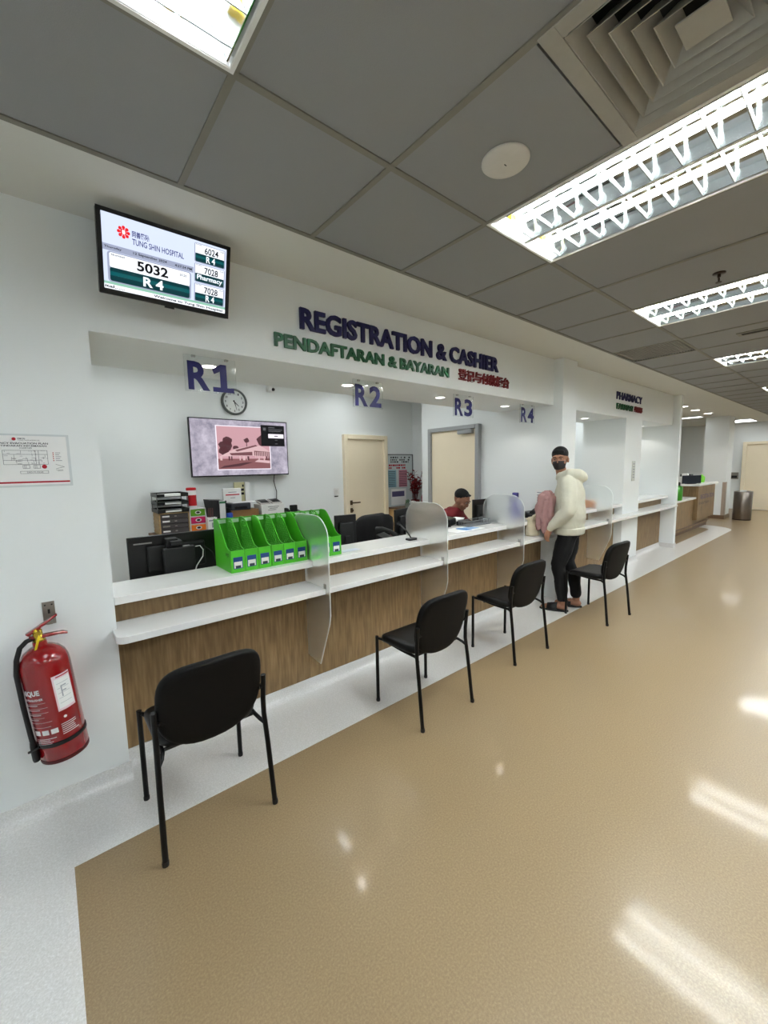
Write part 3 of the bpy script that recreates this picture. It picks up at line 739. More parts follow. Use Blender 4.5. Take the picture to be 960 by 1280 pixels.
# ------------------------------------------------------------------ green magazine racks
GRN = M('bright green plastic', (.30, .72, .15), .4, var=.06)
GRN2 = M('bright green plastic lattice', (.25, .63, .13), .45, var=.06)
prof = [(0, 0), (0, .134), (.02, .137)]
for i in range(11):
    s = i/10; y = .02+.20*s; z = .137+.168*(s*s*(3-2*s)) if i else .137
    prof.append((y, z))
prof += [(.265, .305), (.275, .30), (.28, .0)]
def inside(y, z):
    c = False; n = len(prof)
    for i in range(n):
        (a, b), (d, e) = prof[i], prof[(i+1) % n]
        if (b > z) != (e > z) and y < (d-a)*(z-b)/(e-b)+a: c = not c
    return c
def lattice(th=.003):
    m = MB(); n = len(prof)
    for i in range(n):                                   # rim
        a = Vector(prof[i]); b = Vector(prof[(i+1) % n]); d = (b-a)
        if d.length < 1e-5: continue
        q = Vector((-d.y, d.x)).normalized()*.006
        pts = [a, b, b-q, a-q] if inside(*((a+b)/2-q)) else [a, b, b+q, a+q]
        m.prism([tuple(p) for p in pts], -th/2, th/2, 'YZ')
    for sgn in (1, -1):
        for k in range(-30, 31):                         # diagonal bars clipped to the side
            c = k*.030; run = None
            for j in range(-5, 100):
                y = j*.004; z = c + sgn*y*1.25 + (.15 if sgn < 0 else 0)
                ok = 0 < y < .28 and inside(y, z)
                if ok and run is None: run = (y, z)
                if not ok and run is not None:
                    e = ((j-1)*.004, c+sgn*(j-1)*.004*1.25+(.15 if sgn < 0 else 0))
                    if e[0]-run[0] > .004:
                        m.prism([(run[0], run[1]-.003), (e[0], e[1]-.003), (e[0], e[1]+.003), (run[0], run[1]+.003)], -th/2, th/2, 'YZ')
                    run = None
    return m
lat = lattice().mesh('side_panel'); lat.materials.append(GRN2)
LBL = M('blue label print', (.10, .25, .50), .5)
def make_rack(x, label):
    t = thing('magazine_rack', label, 'magazine rack', (x, 2.408, .9455), group='green magazine racks on the counter top')
    P = .0845
    B('base', GRN, t, (0, 3*P, 0, .28, 0, .004), world=False)
    B('back_panel', GRN2, t, (0, 3*P, .277, .28, .004, .302), world=False)
    B('title_strip', M('pale green title strip', (.72, .85, .72), .5), t, *[(k*P+.008, k*P+P-.008, .2755, .277, .27, .294) for k in range(3)], world=False)
    for k in range(4):
        if k in (0, 3):
            o = MB().prism(prof, -.0015, .0015, 'YZ').build('side_panel', GRN, t, False)
        else: o = link('side_panel', lat, None, t)
        o.location = (k*P + (.0016 if k == 0 else -.0016 if k == 3 else 0), 0, 0)
        MB().tube([(0, y, z) for y, z in prof[1:-1]], .0028, 6).build('side_rim', GRN, t, False, smooth=60).location = (k*P, 0, 0)
    for k in range(3):
        f = B('front_panel', GRN, t, (k*P+.002, k*P+P-.002, -.003, 0, 0, .134), bevel=.001, world=False)
        B('label_card', LBL, f, (k*P+.014, k*P+.070, -.0045, -.003, .024, .094), world=False)
        B('label_paper', PAPER, f, (k*P+.018, k*P+.066, -.0052, -.0044, .028, .066), world=False)
        B('label_photo', M('dark label photo', (.18, .20, .25), .5), f, (k*P+.026, k*P+.058, -.0058, -.0051, .028, .043), world=False)
    return t
r1 = make_rack(.808, 'green plastic magazine rack at the left end of the row')
dup(r1, None, (1.066, 2.412, .9455), 0, 'green plastic magazine rack in the middle, touching the frosted divider')
dup(r1, None, (1.336, 2.404, .9455), 0, 'green plastic magazine rack right of and behind the frosted divider')
flat_text('myv.', (.025, .085, .085, .115), lambda a, b, h: (-.0002, a, b), M('dark green print', (.05, .25, .08), .5), r1, .02)

# ------------------------------------------------------------------ office: wall television, clock, camera, switch
otl = (1.945, 5.1, 1.83)
t = thing('wall_television', 'large television on the office wall showing an old sepia photograph', 'television', otl)
x0, x1, z0, z1 = 1.328, 2.562, 1.478, 2.176
B('cabinet', BLACK, t, (x0, x1, 5.10, 5.14, z0, z1), bevel=.003)
B('wall_mount', BLACK2, t, (1.7, 2.2, 5.14, 5.199, 1.7, 2.0))
def tvbg():
    m = EM('mottled lavender slide', (.70, .68, .74), .62); nt = m.node_tree
    no = nd(nt, 'ShaderNodeTexNoise'); no.inputs['Scale'].default_value = 6; no.inputs['Detail'].default_value = 8; no.inputs['Roughness'].default_value = .7
    cr = nd(nt, 'ShaderNodeValToRGB'); cr.color_ramp.elements[0].position = .35; cr.color_ramp.elements[1].position = .65
    cr.color_ramp.elements[0].color = (*lin((.55, .53, .60)), 1); cr.color_ramp.elements[1].color = (*lin((.84, .81, .87)), 1)
    tc = nd(nt, 'ShaderNodeTexCoord'); nt.links.new(tc.outputs['Object'], no.inputs['Vector']); nt.links.new(no.outputs['Fac'], cr.inputs[0])
    nt.links.new(cr.outputs[0], nt.nodes['Principled BSDF'].inputs['Emission Color']); return m
scr = B('screen', tvbg(), t, (x0+.012, x1-.012, 5.098, 5.1, z0+.016, z1-.012))
def tvp(poly, mat, lay, name='picture_shape'):
    """poly in u, v of the screen"""
    q = [(x0+.012+u*(x1-x0-.024), z1-.012-v*(z1-z0-.028)) for u, v in poly]
    return MB().prism(q, 5.098-lay*.0006, 5.0985, 'XZ').build(name, mat, scr)
def tvr(u0, u1, v0, v1, mat, lay, name='picture_shape'): return tvp([(u0, v1), (u1, v1), (u1, v0), (u0, v0)], mat, lay, name)
PW = EM('slide white border', (.93, .90, .94), .8); PK = EM('sepia pink sky', (.80, .62, .65), .7); PD = EM('sepia dark foliage', (.36, .22, .24), .6); PM = EM('sepia mid ground', (.58, .38, .39), .6); PR = EM('sepia roof', (.50, .33, .35), .6); PL = EM('sepia light wall', (.86, .72, .73), .7)
tvr(.235, .805, .10, .905, PW, 1); tvr(.245, .795, .115, .89, PK, 2); tvr(.245, .795, .70, .89, PM, 3)
rr = random.Random(9)
def clump(u, v, r, n=11):
    return [(u+r*.62*rr.uniform(.75, 1.1)*math.cos(2*PI*k/n), v+r*rr.uniform(.75, 1.1)*math.sin(2*PI*k/n)) for k in range(n)][::-1]
for u, v, r in ((.325, .47, .12), (.345, .38, .09), (.305, .56, .09), (.71, .36, .10), (.76, .33, .09), (.545, .36, .05), (.43, .50, .05)): tvp(clump(u, v, r), PD, 3)
tvr(.54, .548, .38, .52, PD, 3)
tvp([(.26, .66), (.79, .64), (.79, .56), (.70, .46), (.62, .45), (.42, .52), (.36, .57)], PL, 4)
tvp([(.42, .54), (.64, .44), (.66, .46), (.44, .57)], PR, 5); tvp([(.36, .60), (.60, .57), (.60, .64), (.38, .64)], PR, 5); tvp([(.62, .55), (.79, .57), (.79, .66), (.62, .64)], PR, 5)
for k in range(8): tvr(.63+k*.02, .638+k*.02, .57, .68, PL, 6)
for k in range(16):
    u = rr.uniform(.26, .78); tvr(u, u+.012, .655, .73, PD if k % 2 else PL, 7)
tvp([(.26, .87), (.46, .84), (.60, .77), (.52, .77), (.30, .83)], PD, 5); tvp([(.62, .76), (.79, .79), (.79, .74), (.66, .72)], PL, 5)
tvr(.705, .972, .06, .46, EM('popup black', (.03, .03, .035), .3), 9, 'popup'); tvr(.785, .962, .225, .305, PW, 10, 'popup_button')
GT = EM('popup grey text', (.45, .45, .47), .5)
for u0, u1, v0, v1 in ((.79, .86, .095, .112), (.79, .95, .135, .148), (.79, .93, .165, .178), (.86, .89, .335, .35), (.86, .89, .405, .42), (.73, .76, .11, .16)): tvr(u0, u1, v0, v1, GT, 10, 'popup_text')
tvr(.855, .895, .257, .272, EM('popup button text', (.2, .2, .25), .4), 11, 'popup_text')
tag(MB().tube([(2.36, 5.12, 1.479), (2.37, 5.17, 1.40), (2.41, 5.18, 1.25), (2.40, 5.18, 1.10), (2.40, 5.15, .90)], .005, 6).build('power_cable', BLACK2, smooth=60), 'thin black cable hanging below the office television', 'cable')

cl = (1.905, 5.2, 2.40)
t = thing('wall_clock', 'round white wall clock with grey rim above the office television', 'clock', cl)
RY = Matrix.Rotation(PI/2, 4, 'X')
MB().lathe([(.135, .0), (.16, .0), (.162, .03), (.150, .045), (.138, .04), (.135, .03)], 48, T=RY, caps=False).build('rim', M('grey clock rim', (.36, .38, .37), .3), t, False, smooth=50)
MB().lathe([(.001, .018), (.137, .018), (.137, .002)], 40, T=RY).build('dial', M('clock dial white', (.86, .88, .87), .5), t, False)
for k in range(1, 13):
    a = PI/2-k*PI/6; s = str(k); wd = .026 if k > 9 else .015
    cx, cz = .108*math.cos(a), .108*math.sin(a)
    flat_text(s, (cx-wd/2, cx+wd/2, cz-.013, cz+.013), lambda p, q, h: (p, -.0195, q), INK, t, .03, 'numeral')
def hand(deg, l, wd, y, name):
    a = math.radians(90-deg); d = Vector((math.cos(a), math.sin(a))); n = Vector((-d.y, d.x))
    pl = [-d*.02+n*wd, d*l+n*wd*.4, d*l-n*wd*.4, -d*.02-n*wd]
    MB().prism([tuple(p) for p in pl], y, y-.002, 'XZ').build(name, BLACK2, t, False)
hand(133.5, .075, .006, -.021, 'hour_hand'); hand(166, .105, .004, -.024, 'minute_hand')
t = thing('security_camera', 'small white security camera high on the office wall right of the clock', 'security camera', (2.372, 5.199, 2.60))
MB().box(-.03, .03, -.02, 0, -.035, .035).tube([(0, -.01, 0), (0, -.05, 0)], .02, 10).build('base', WHITE, t, False, bevel=.004)
MB().ell((.0, -.075, -.0), (.045, .045, .045)).build('dome', WHITE, t, False, smooth=60)
MB().cyl((.012, -.105, -.012), (.018, -.124, -.018), .022, .018, n=14).build('lens', BLACK, t, False, smooth=40)
t = thing('light_switch', 'white light switch on the wall left of the cream door', 'switch', (3.378, 5.2, 1.206))
B('plate', WHITE, t, (-.045, .045, -.012, 0, -.045, .045), world=False, bevel=.004); B('rocker', M('switch rocker', (.85, .85, .84), .3), t, (-.02, .02, -.016, -.012, -.02, .02), world=False)
B('name_strip', BLACK2, t, (-.035, .035, -.003, 0, -.085, -.07), world=False)

# whiteboard
t = thing('whiteboard', 'wall whiteboard with pinned notes beside the cream door', 'whiteboard', (4.665, 5.2, .88))
B('board', M('whiteboard enamel', (.80, .83, .83), .25), t, (-.29, .30, -.012, -.002, 0, .87), world=False)
m = MB()
for q in ((-.30, -.285, 0, .88), (.295, .31, 0, .88), (-.30, .31, -.01, .005), (-.30, .31, .87, .885)): m.box(q[0], q[1], -.02, -.001, q[2], q[3])
m.build('frame', M('grey aluminium frame', (.45, .46, .47), .35, .6), t, False)
PB = M('pale blue paper', (.55, .70, .76), .8); PKP = M('rose paper', (.78, .52, .58), .8)
F = lambda a, b, h: (a, -.0145-h, b)
B('blue_notice', PB, t, (-.26, -.08, -.0145, -.012, .33, .62), world=False); B('rose_notice', PKP, t, (-.02, .17, -.0145, -.012, .33, .62), world=False)
B('white_notice', PAPER, t, (-.20, .14, -.0145, -.012, .03, .30), world=False); B('blue_photo', M('photo strip', (.35, .33, .48), .6), t, (-.18, .10, -.0155, -.0145, .17, .26), world=False)
rr = random.Random(11)
for xa, xb in ((-.25, -.10), (-.01, .16)):
    m = MB()
    for k in range(9): m.box(xa, xb, -.016, -.0145, .35+k*.03, .358+k*.03)
    m.build('notice_text', INK, t, False)
m = MB()
for z in (.83, .79, .755):
    x = -.20
    while x < .22:
        l = rr.uniform(.015, .04)
        if rr.random() < .75: m.box(x, x+l, -.0135, -.012, z-.012, z+.012)
        x += l+.018
m.build('magnet_letters', BLACK2, t, False)
m = MB()
for z in (.70, .655):
    x = -.24
    while x < .14:
        l = rr.uniform(.02, .05)
        if rr.random() < .8: m.box(x, x+l, -.0135, -.012, z-.014, z+.014)
        x += l+.01
m.build('red_letters', PRED, t, False)

# low storage unit under the television and what stands on it
OAKD = M('brown laminate', (.40, .30, .22), .5)
t = thing('storage_cabinet', 'long brown low cabinet under the office television', 'cabinet', (1.85, 4.95, 0))
B('body', M('grey cabinet body', (.62, .61, .59), .5), t, (.86, 2.85, 4.70, 5.19, .0, .845), bevel=.003)
B('top', OAKD, t, (.85, 2.86, 4.67, 5.195, .845, .87), bevel=.002)
for k in range(4):
    a = .87+k*.4975; d = B('door', M('grey cabinet door', (.70, .69, .67), .5), t, (a, a+.485, 4.682, 4.70, .06, .835), bevel=.002)
    B('handle', STEEL, d, (a+(.44 if k % 2 == 0 else .03), a+(.455 if k % 2 == 0 else .045), 4.66, 4.682, .55, .68))
CT = .8705
OAKL = M('pale wood', (.72, .60, .42), .5)
t = thing('drawer_unit', 'small pale wood drawer unit with grey drawers under the letter trays', 'drawer unit', (1.055, 4.84, CT))
B('shell', OAKL, t, (-.15, -.14, 0, .3, 0, .238), (.14, .15, 0, .3, 0, .238), (-.15, .15, .0, .3, .228, .238), (-.15, .15, 0, .3, 0, .01), (-.14, .14, .29, .3, 0, .238), world=False)
m = MB()
for k in range(5): m.box(-.156, -.15, .02, .28, .018+k*.044, .040+k*.044)
m.build('side_slats', OAKL, t, False)
for k in range(4):
    z = .014+k*.054
    d = B('drawer', M('grey felt drawer', (.28, .26, .26), .7), t, (-.138, .138, .004, .28, z, z+.048), world=False, bevel=.002)
    B('tag_holder', PAPER if k != 1 else STEEL, d, (-.12, -.05, .001, .004, z+.018, z+.034), world=False)
    B('knob', STEEL, d, (.0, .02, -.006, .004, z+.02, z+.03), world=False)
t = thing('letter_trays', 'three black letter trays stacked on the wooden drawer unit', 'letter tray', (1.05, 4.83, CT+.2385))
for k in range(3):
    z = .002+k*.085
    tr = B('tray', BLACK, t, (-.155, .155, 0, .32, z, z+.006), (-.155, -.150, 0, .32, z, z+.040), (.150, .155, 0, .32, z, z+.040), (-.155, .155, .315, .32, z, z+.04), (-.155, -.08, 0, .006, z, z+.035), (.08, .155, 0, .006, z, z+.035), world=False)
    B('paper_stack', PAPER, tr, (-.12, .12, .008, .29, z+.007, z+.020+.006*(k == 2)), world=False)
    B('riser_post', M('clear smoke post', (.5, .5, .5), .3), tr, *[(sx-.004, sx+.004, y, y+.012, z+.040, z+.087) for sx in (-.151, .151) for y in (.02, .29)], world=False) if k < 2 else None
t = thing('drawer_box', 'small box with green, pink and orange drawers on the cabinet', 'drawer unit', (1.297, 4.845, CT))
B('shell', WHITE, t, (-.085, .085, 0, .25, 0, .008), (-.085, .085, 0, .25, .258, .266), (-.085, -.078, 0, .25, 0, .266), (.078, .085, 0, .25, 0, .266), (-.078, .078, 0, .25, .083, .091), (-.078, .078, 0, .25, .170, .178), (-.078, .078, .24, .25, 0, .26), world=False)
for k, c in enumerate(((.93, .48, .08), (.80, .08, .36), (.36, .60, .10))):
    z = .010+k*.086
    d = B('drawer', M('drawer colour %d' % k, c, .4), t, (-.076, .076, -.002, .23, z, z+.071), world=False, bevel=.003)
    RYd = Matrix.Translation((0, -.003, z+.038)) @ Matrix.Rotation(PI/2, 4, 'X') @ Matrix.Diagonal((1.7, 1, 1, 1))
    MB().lathe([(.012, 0), (.019, 0), (.019, .003), (.012, .003), (.012, 0)], 18, T=RYd, caps=False).build('handle_ring', WHITE, d, False)
    MB().lathe([(.012, .0002), (.012, .001)], 18, T=RYd).build('handle_hole', BLACK2, d, False)
t = thing('snack_canister', 'red and white canister on top of the coloured drawer box', 'canister', (1.255, 4.90, CT+.2665))
MB().lathe([(.048, 0), (.05, .004), (.05, .20), (.048, .203)], 24).build('can', WHITE, t, False, smooth=40)
CR = M('red label', (.72, .06, .10), .4)
MB().lathe([(.0505, .03), (.0505, .15)], 24, caps=False).build('label', CR, t, False, smooth=40)
MB().lathe([(.053, .203), (.053, .225), (.046, .232), (.001, .232)], 24).build('lid', CR, t, False, smooth=40)
t = thing('white_carton', 'small white carton with printed picture beside the coloured drawers', 'box', (1.425, 4.76, CT))
B('carton', WHITE, t, (-.05, .05, 0, .08, 0, .155), world=False, bevel=.001); B('printed_picture', M('grey picture print', (.55, .55, .60), .6), t, (-.01, .035, -.001, 0, .04, .10), (-.04, .03, -.001, 0, .115, .13), world=False)
B('pen', M('brown pens', (.35, .2, .2), .5), t, *[(x, x+.008, .03, .038, .15, .26) for x in (-.03, -.01, .012)], world=False)
t = thing('file_holder', 'black file holder with a white lever arch file on the cabinet', 'file holder', (1.54, 4.86, CT))
MB().prism([(-.052, 0), (.075, 0), (.085, .33), (-.10, .345)], 0, .26, 'XZ').build('holder', BLACK2, t, False)
B('file_spine', WHITE, t, (.0, .065, -.012, -.001, .05, .335), world=False); B('spine_tab', M('green tab', (.2, .45, .3), .5), t, (.0, .065, -.014, -.012, .30, .325), world=False)
t = thing('blue_bottle', 'small bottle with blue cap on the cabinet by the file holder', 'bottle', (1.625, 4.78, CT))
MB().lathe([(.035, 0), (.036, .1), (.03, .125), (.02, .135)], 18).build('bottle_body', WHITE, t, False, smooth=50); MB().lathe([(.036, .135), (.036, .185), (.03, .19)], 18).build('cap', M('blue cap', (.10, .25, .62), .4), t, False, smooth=50)
t = thing('label_printer', 'dark printer on a wooden box on the cabinet', 'printer', (1.86, 4.85, CT))
B('wooden_box', M('honey wood', (.55, .41, .25), .5), t, (-.19, .15, 0, .20, 0, .205), world=False, bevel=.004)
B('printer_body', M('dark grey printer', (.20, .21, .24), .45), t, (-.19, .05, -.01, .19, .206, .29), world=False, bevel=.012); B('paper_slot', BLACK, t, (-.15, .0, -.012, -.008, .225, .25), world=False); B('paper_sheet', PAPER, t, (-.15, .14, .02, .18, .2905, .295), world=False)
B('side_dark', BLACK2, t, (-.222, -.192, 0, .18, 0, .24), world=False, bevel=.01)
t = thing('framed_notice', 'white framed notice with a red line standing behind the printer', 'notice', (1.775, 5.07, CT))
B('frame', WHITE, t, (-.115, .11, 0, .03, 0, .46), world=False, bevel=.004); B('red_line', PRED, t, (-.085, .085, -.001, 0, .375, .39), world=False); B('grey_line', GINK, t, (-.05, .05, -.001, 0, .41, .417), (-.03, .03, -.001, 0, .34, .347), world=False)
t = thing('desk_calendar', 'tall yellow and white brochure stand right of the framed notice', 'brochure stand', (1.93, 5.15, CT))
B('card', M('cream card', (.80, .78, .62), .7), t, (-.10, .03, 0, .02, 0, .53), world=False); B('white_card', PAPER, t, (.03, .085, -.02, .02, 0, .53), world=False); B('dark_marks', BLACK2, t, (-.02, .02, -.002, 0, .37, .40), (-.02, .02, -.002, 0, .42, .45), (.0, .02, -.002, 0, .47, .5), world=False)
t = thing('white_box', 'white box with printed lines on the cabinet, card machines on top', 'box', (2.19, 4.83, CT))
B('carton', WHITE, t, (-.15, .15, 0, .25, 0, .25), world=False, bevel=.002)
F = lambda a, b, h: (a, -.0006, b)
B('print_line', INK, t, *[(-.07+.02*(k % 2), .08-.02*(k % 3), -.0012, 0, .215-k*.02, .220-k*.02) for k in range(3)], world=False)
for x, lb in ((2.105, 'left card payment terminal lying on the white box'), (2.26, 'right card payment terminal lying on the white box')):
    t = thing('card_terminal', lb, 'card terminal', (x, 4.90, CT+.2505), group='card terminals on the box')
    T = Matrix.Rotation(math.radians(12), 4, 'X')
    MB().box(-.068, .068, -.045, .12, .004, .028, T).build('terminal_body', M('light grey terminal', (.72, .70, .68), .4), t, False, bevel=.006)
    MB().box(-.055, .055, .03, .11, .028, .031, T).build('terminal_screen', BLACK, t, False); MB().box(-.05, .05, -.035, .02, .028, .031, T).build('keypad', BLACK2, t, False)
t = thing('desk_telephone', 'black desk telephone on the cabinet right of the white box', 'telephone', (2.53, 4.86, CT))
MB().prism([(0, 0), (.2, 0), (.2, .13), (.0, .09)], -.13, .13, 'YZ').build('phone_base', BLACK, t, False, bevel=.008)
MB().tube([(-.09, .05, .125), (-.09, .09, .15), (-.09, .14, .15), (-.09, .18, .14)], .022, 8).build('handset', BLACK2, t, False, smooth=50)
B('display', BLACK2, t, (-.02, .08, .12, .17, .11, .20), world=False, bevel=.01)

# ------------------------------------------------------------------ desk things behind the counter
WK = .7405
def monitor(x, y, rz, label, w=.54, hgt=.31, z=.85, pc=False):
    t = thing('computer_monitor', label, 'monitor', (x, y, WK), rz, group='computer monitors on the staff desks')
    B('display_panel', BLACK, t, (-w/2, w/2, 0, .022, z-WK, z-WK+hgt), world=False, bevel=.004)
    B('rear_shell', BLACK2, t, (-w*.32, w*.32, -.03, 0, z-WK+.05, z-WK+hgt-.06), world=False, bevel=.012)
    B('display_glass', SCREENBLACK, t, (-w/2+.01, w/2-.01, .022, .024, z-WK+.012, z-WK+hgt-.012), world=False)
    MB().box(-.025, .025, -.05, -.028, .01, z-WK+.12).build('stand_neck', BLACK2, t, False, bevel=.004)
    MB().prism(rrect(-.11, .11, -.13, .08, .04), 0, .012, 'XY').build('stand_foot', BLACK2, t, False)
    return t
t = monitor(.618, 2.86, math.radians(-1), 'wide black monitor seen from behind at the left end of the counter', .535, .275, .885)
B('brand_plate', M('silver plate', (.65, .65, .65), .3, .8), t, (-.235, -.135, -.0015, 0, .372, .380), world=False)
pcb = B('mini_computer', BLACK2, t, (-.095, .085, -.115, -.075, .16, .345), world=False, bevel=.006)
B('port_plate', M('silver label', (.7, .7, .7), .4), pcb, (.02, .06, -.10, -.085, .3455, .349), world=False)
B('mount_arm', BLACK2, t, (-.07, .0, -.075, .0, .30, .40), (-.05, .02, -.10, -.02, .355, .385), world=False, bevel=.006)
tag(MB().tube([(.71, 2.765, 1.075), (.735, 2.755, 1.078), (.752, 2.75, 1.05), (.745, 2.74, 1.01), (.70, 2.72, .96), (.675, 2.71, .90), (.67, 2.72, .80), (.67, 2.76, .745)], .0035, 6).build('white_cable', WHITE, smooth=60), 'white cable hanging from the small computer behind the left monitor', 'cable')
tag(MB().tube([(.78, 2.83, 1.06), (.82, 2.80, 1.02), (.84, 2.78, .95), (.84, 2.78, .80), (.84, 2.80, .745)], .0035, 6).build('black_cable', BLACK2, smooth=60), 'black cable looping behind the left monitor', 'cable')
monitor(1.985, 2.92, math.radians(-12), 'small black monitor right of the green magazine racks', .20, .30, .85)
monitor(2.66, 2.92, math.radians(15), 'black monitor behind the frosted divider with the microphone', .26, .29, .86)
monitor(3.70, 2.78, math.radians(-15), 'small black monitor in front of the seated man in red', .20, .285, .895)
# office chair with jacket
t = thing('office_chair', 'black high-back office chair with a dark jacket over it', 'chair', (2.64, 3.62, 0), math.radians(8))
CF = M('black mesh fabric', (.035, .035, .04), .8, bump=.4, bscale=400)
MB().cyl((0, 0, .10), (0, 0, .44), .025).build('gas_column', CHROME, t, False, smooth=50)
for k in range(5):
    a = 2*PI*k/5; l = MB().tube([(0, 0, .11), (.16*math.cos(a), .16*math.sin(a), .09), (.29*math.cos(a), .29*math.sin(a), .065)], [.025, .02, .015], 8).build('base_leg', BLACK2, t, False, smooth=50)
    MB().cyl((.29*math.cos(a)-.012, .29*math.sin(a), .027), (.29*math.cos(a)+.012, .29*math.sin(a), .027), .027, n=12).build('castor', BLACK, l, False)
pad(rrect(-.24, .24, -.22, .22, .08), .08, .025, lambda x, y, h: (x, y, .44+h)).build('seat', CF, t, False, smooth=60)
pad(rrect(-.245, .245, 0, .50, (.05, .05, .12, .12), 6), .05, .02, lambda x, z, h: (x, -.26+h+(x/.245)**2*.05, .56+z)).build('backrest', CF, t, False, smooth=60)
for s in (-1, 1): MB().tube([(s*.26, .08, .46), (s*.29, .08, .62), (s*.29, -.12, .64)], .018, 8).build('armrest', BLACK2, t, False, smooth=50)
tj = thing('dark_jacket', 'black jacket draped over the office chair back', 'jacket', (2.66, 3.36, .70))
rings = []
for z, w_, d_ in ((0, .20, .05), (.06, .235, .06), (.14, .25, .065), (.24, .255, .065), (.31, .24, .06), (.345, .19, .045), (.355, .12, .02)):
    rings.append([(w_*math.cos(a)*(1+.03*math.sin(5*a+z*30)), .0+d_*math.sin(a)*(1+.2*math.sin(7*a)), z) for a in [2*PI*k/28 for k in range(28)]])
MB().loft(rings).build('jacket_body', M('black jacket cloth', (.03, .03, .035), .85, bump=.3, bscale=150), tj, False, smooth=70)
MB().cyl((.17, -.06, .12), (.17, -.072, .12), .02, n=12).build('badge', M('pink badge', (.55, .30, .33), .5), tj, False)
t = thing('desk_phone_set', 'black telephone handset and cables by the staff chair', 'telephone', (2.46, 2.78, WK), math.radians(25))
MB().prism([(0, 0), (.18, 0), (.18, .20), (.0, .12)], -.09, .09, 'YZ').build('phone_base', BLACK, t, False, bevel=.01)
MB().tube([(-.05, -.01, .19), (-.05, .05, .23), (-.05, .13, .25), (-.05, .19, .24)], [.026, .018, .018, .026], 10).build('handset', BLACK2, t, False, smooth=50)
MB().tube([(-.05, -.01, .18), (-.02, -.04, .12), (.03, -.05, .16), (.06, -.03, .10), (.02, .0, .05)], .006, 6).build('coiled_cord', CHROME, t, False, smooth=50)

# microphone, papers, wire tray, phone, keyboard on the counter top
TP = .9455
t = thing('desk_microphone', 'small black gooseneck microphone on the counter top', 'microphone', (2.318, 2.445, TP))
MB().prism(rrect(-.045, .045, -.03, .03, .012), 0, .018, 'XY').build('base', BLACK, t, False, bevel=.005)
MB().tube([(0, 0, .015), (-.015, .015, .05), (-.035, .03, .085), (-.055, .05, .115), (-.075, .06, .135)], .006, 8).build('gooseneck', M('silver stem', (.3, .3, .3), .3, .8), t, False, smooth=50)
MB().ell((-.082, .063, .142), (.018, .014, .014)).build('mic_head', BLACK2, t, False, smooth=60)
tag(B('paper_form', M('bluish paper form', (.80, .82, .87), .7), None, (1.63, 1.78, 2.43, 2.50, TP, TP+.002)), 'small pale form on the counter top right of the green racks', 'paper')
t = thing('service_leaflet', 'blue and white leaflet lying on the counter top', 'leaflet', (3.06, 2.50, TP))
B('sheet', PAPER, t, (-.21, .21, -.10, .11, 0, .0015), world=False); MB().prism(clump(0, 0, .09), .0016, .0022, 'XY').build('blue_picture', M('sky blue print', (.25, .55, .80), .5), t, False)
B('printed_block', M('pale blue print', (.55, .70, .86), .5), t, (.05, .18, -.06, .06, .0016, .002), world=False)
t = thing('wire_tray', 'grey wire basket tray on the counter top before the divider', 'tray', (3.44, 2.60, TP), math.radians(0))
WIRE = M('grey wire', (.52, .53, .54), .4, .4); m = MB()
x0, x1, y0, y1 = -.25, .105, -.06, .075
for z in (.004, .055):
    m.tube([(x0, y0, z), (x1, y0, z), (x1, y1, z), (x0, y1, z), (x0, y0, z)], .003, 6)
m.build('rim_wire', WIRE, t, False); m = MB()
for k in range(22):
    x = x0+(x1-x0)*k/21
    m.tube([(x, y0, .055), (x, y0, .004), (x, y1, .004), (x, y1, .055)], .0017, 5)
for k in range(8):
    y = y0+(y1-y0)*k/7
    m.tube([(x0, y, .055), (x0, y, .004), (x1, y, .004), (x1, y, .055)], .0017, 5)
m.build('mesh_wire', WIRE, t, False)
t = thing('wire_tray', 'second grey wire basket beyond the frosted divider', 'tray', (3.70, 2.62, TP))
dup_m = [o for o in bpy.data.objects if o.name.startswith('rim_wire') or o.name.startswith('mesh_wire')]
for o in dup_m:
    c = o.copy(); COL.objects.link(c); c.parent = t; c.scale = (.48, 1, 1)
t = thing('counter_phone', 'black telephone at the counter edge in front of the seated man', 'telephone', (3.19, 2.79, WK), math.radians(20))
B('stand', BLACK2, t, (-.06, .06, 0, .1, 0, .20), world=False, bevel=.01); MB().prism([(-.04, .20), (.10, .20), (.12, .295), (-.04, .27)], -.10, .10, 'YZ').build('phone_base', BLACK, t, False, bevel=.012)
t = thing('paper_stack', 'stack of white papers by the seated man', 'papers', (3.40, 2.90, WK)); B('sheets', PAPER, t, (-.13, .12, -.03, .12, 0, .235), world=False); B('top_sheet', PAPER, t, (-.10, .14, -.03, .1, .236, .24), world=False)
t = thing('card_reader', 'flat black keypad device beside the small monitor', 'keypad', (3.46, 2.725, WK), math.radians(10)); B('stand', BLACK2, t, (-.05, .05, 0, .08, 0, .18), world=False); MB().prism([(-.03, .18), (.12, .18), (.12, .225), (-.03, .205)], -.10, .10, 'YZ').build('keypad_body', BLACK, t, False, bevel=.006)
t = thing('purple_bottle', 'purple water bottle standing behind the third divider', 'bottle', (4.135, 2.62, TP))
PUR = M('violet plastic', (.26, .24, .62), .3)
MB().lathe([(.045, 0), (.048, .01), (.048, .16), (.04, .19), (.03, .21), (.03, .225)], 20).build('bottle_body', PUR, t, False, smooth=50); MB().lathe([(.036, .225), (.036, .285), (.03, .29)], 20).build('cap', M('dark violet cap', (.18, .17, .48), .4), t, False, smooth=50)
t = thing('label_machine', 'black bulky device on the counter top beside the hoodie man', 'device', (4.30, 2.49, TP), math.radians(-5))
MB().prism([(-.09, 0), (.10, 0), (.10, .05), (.05, .075), (-.09, .045)], -.12, .12, 'YZ').build('device_body', BLACK, t, False, bevel=.015)
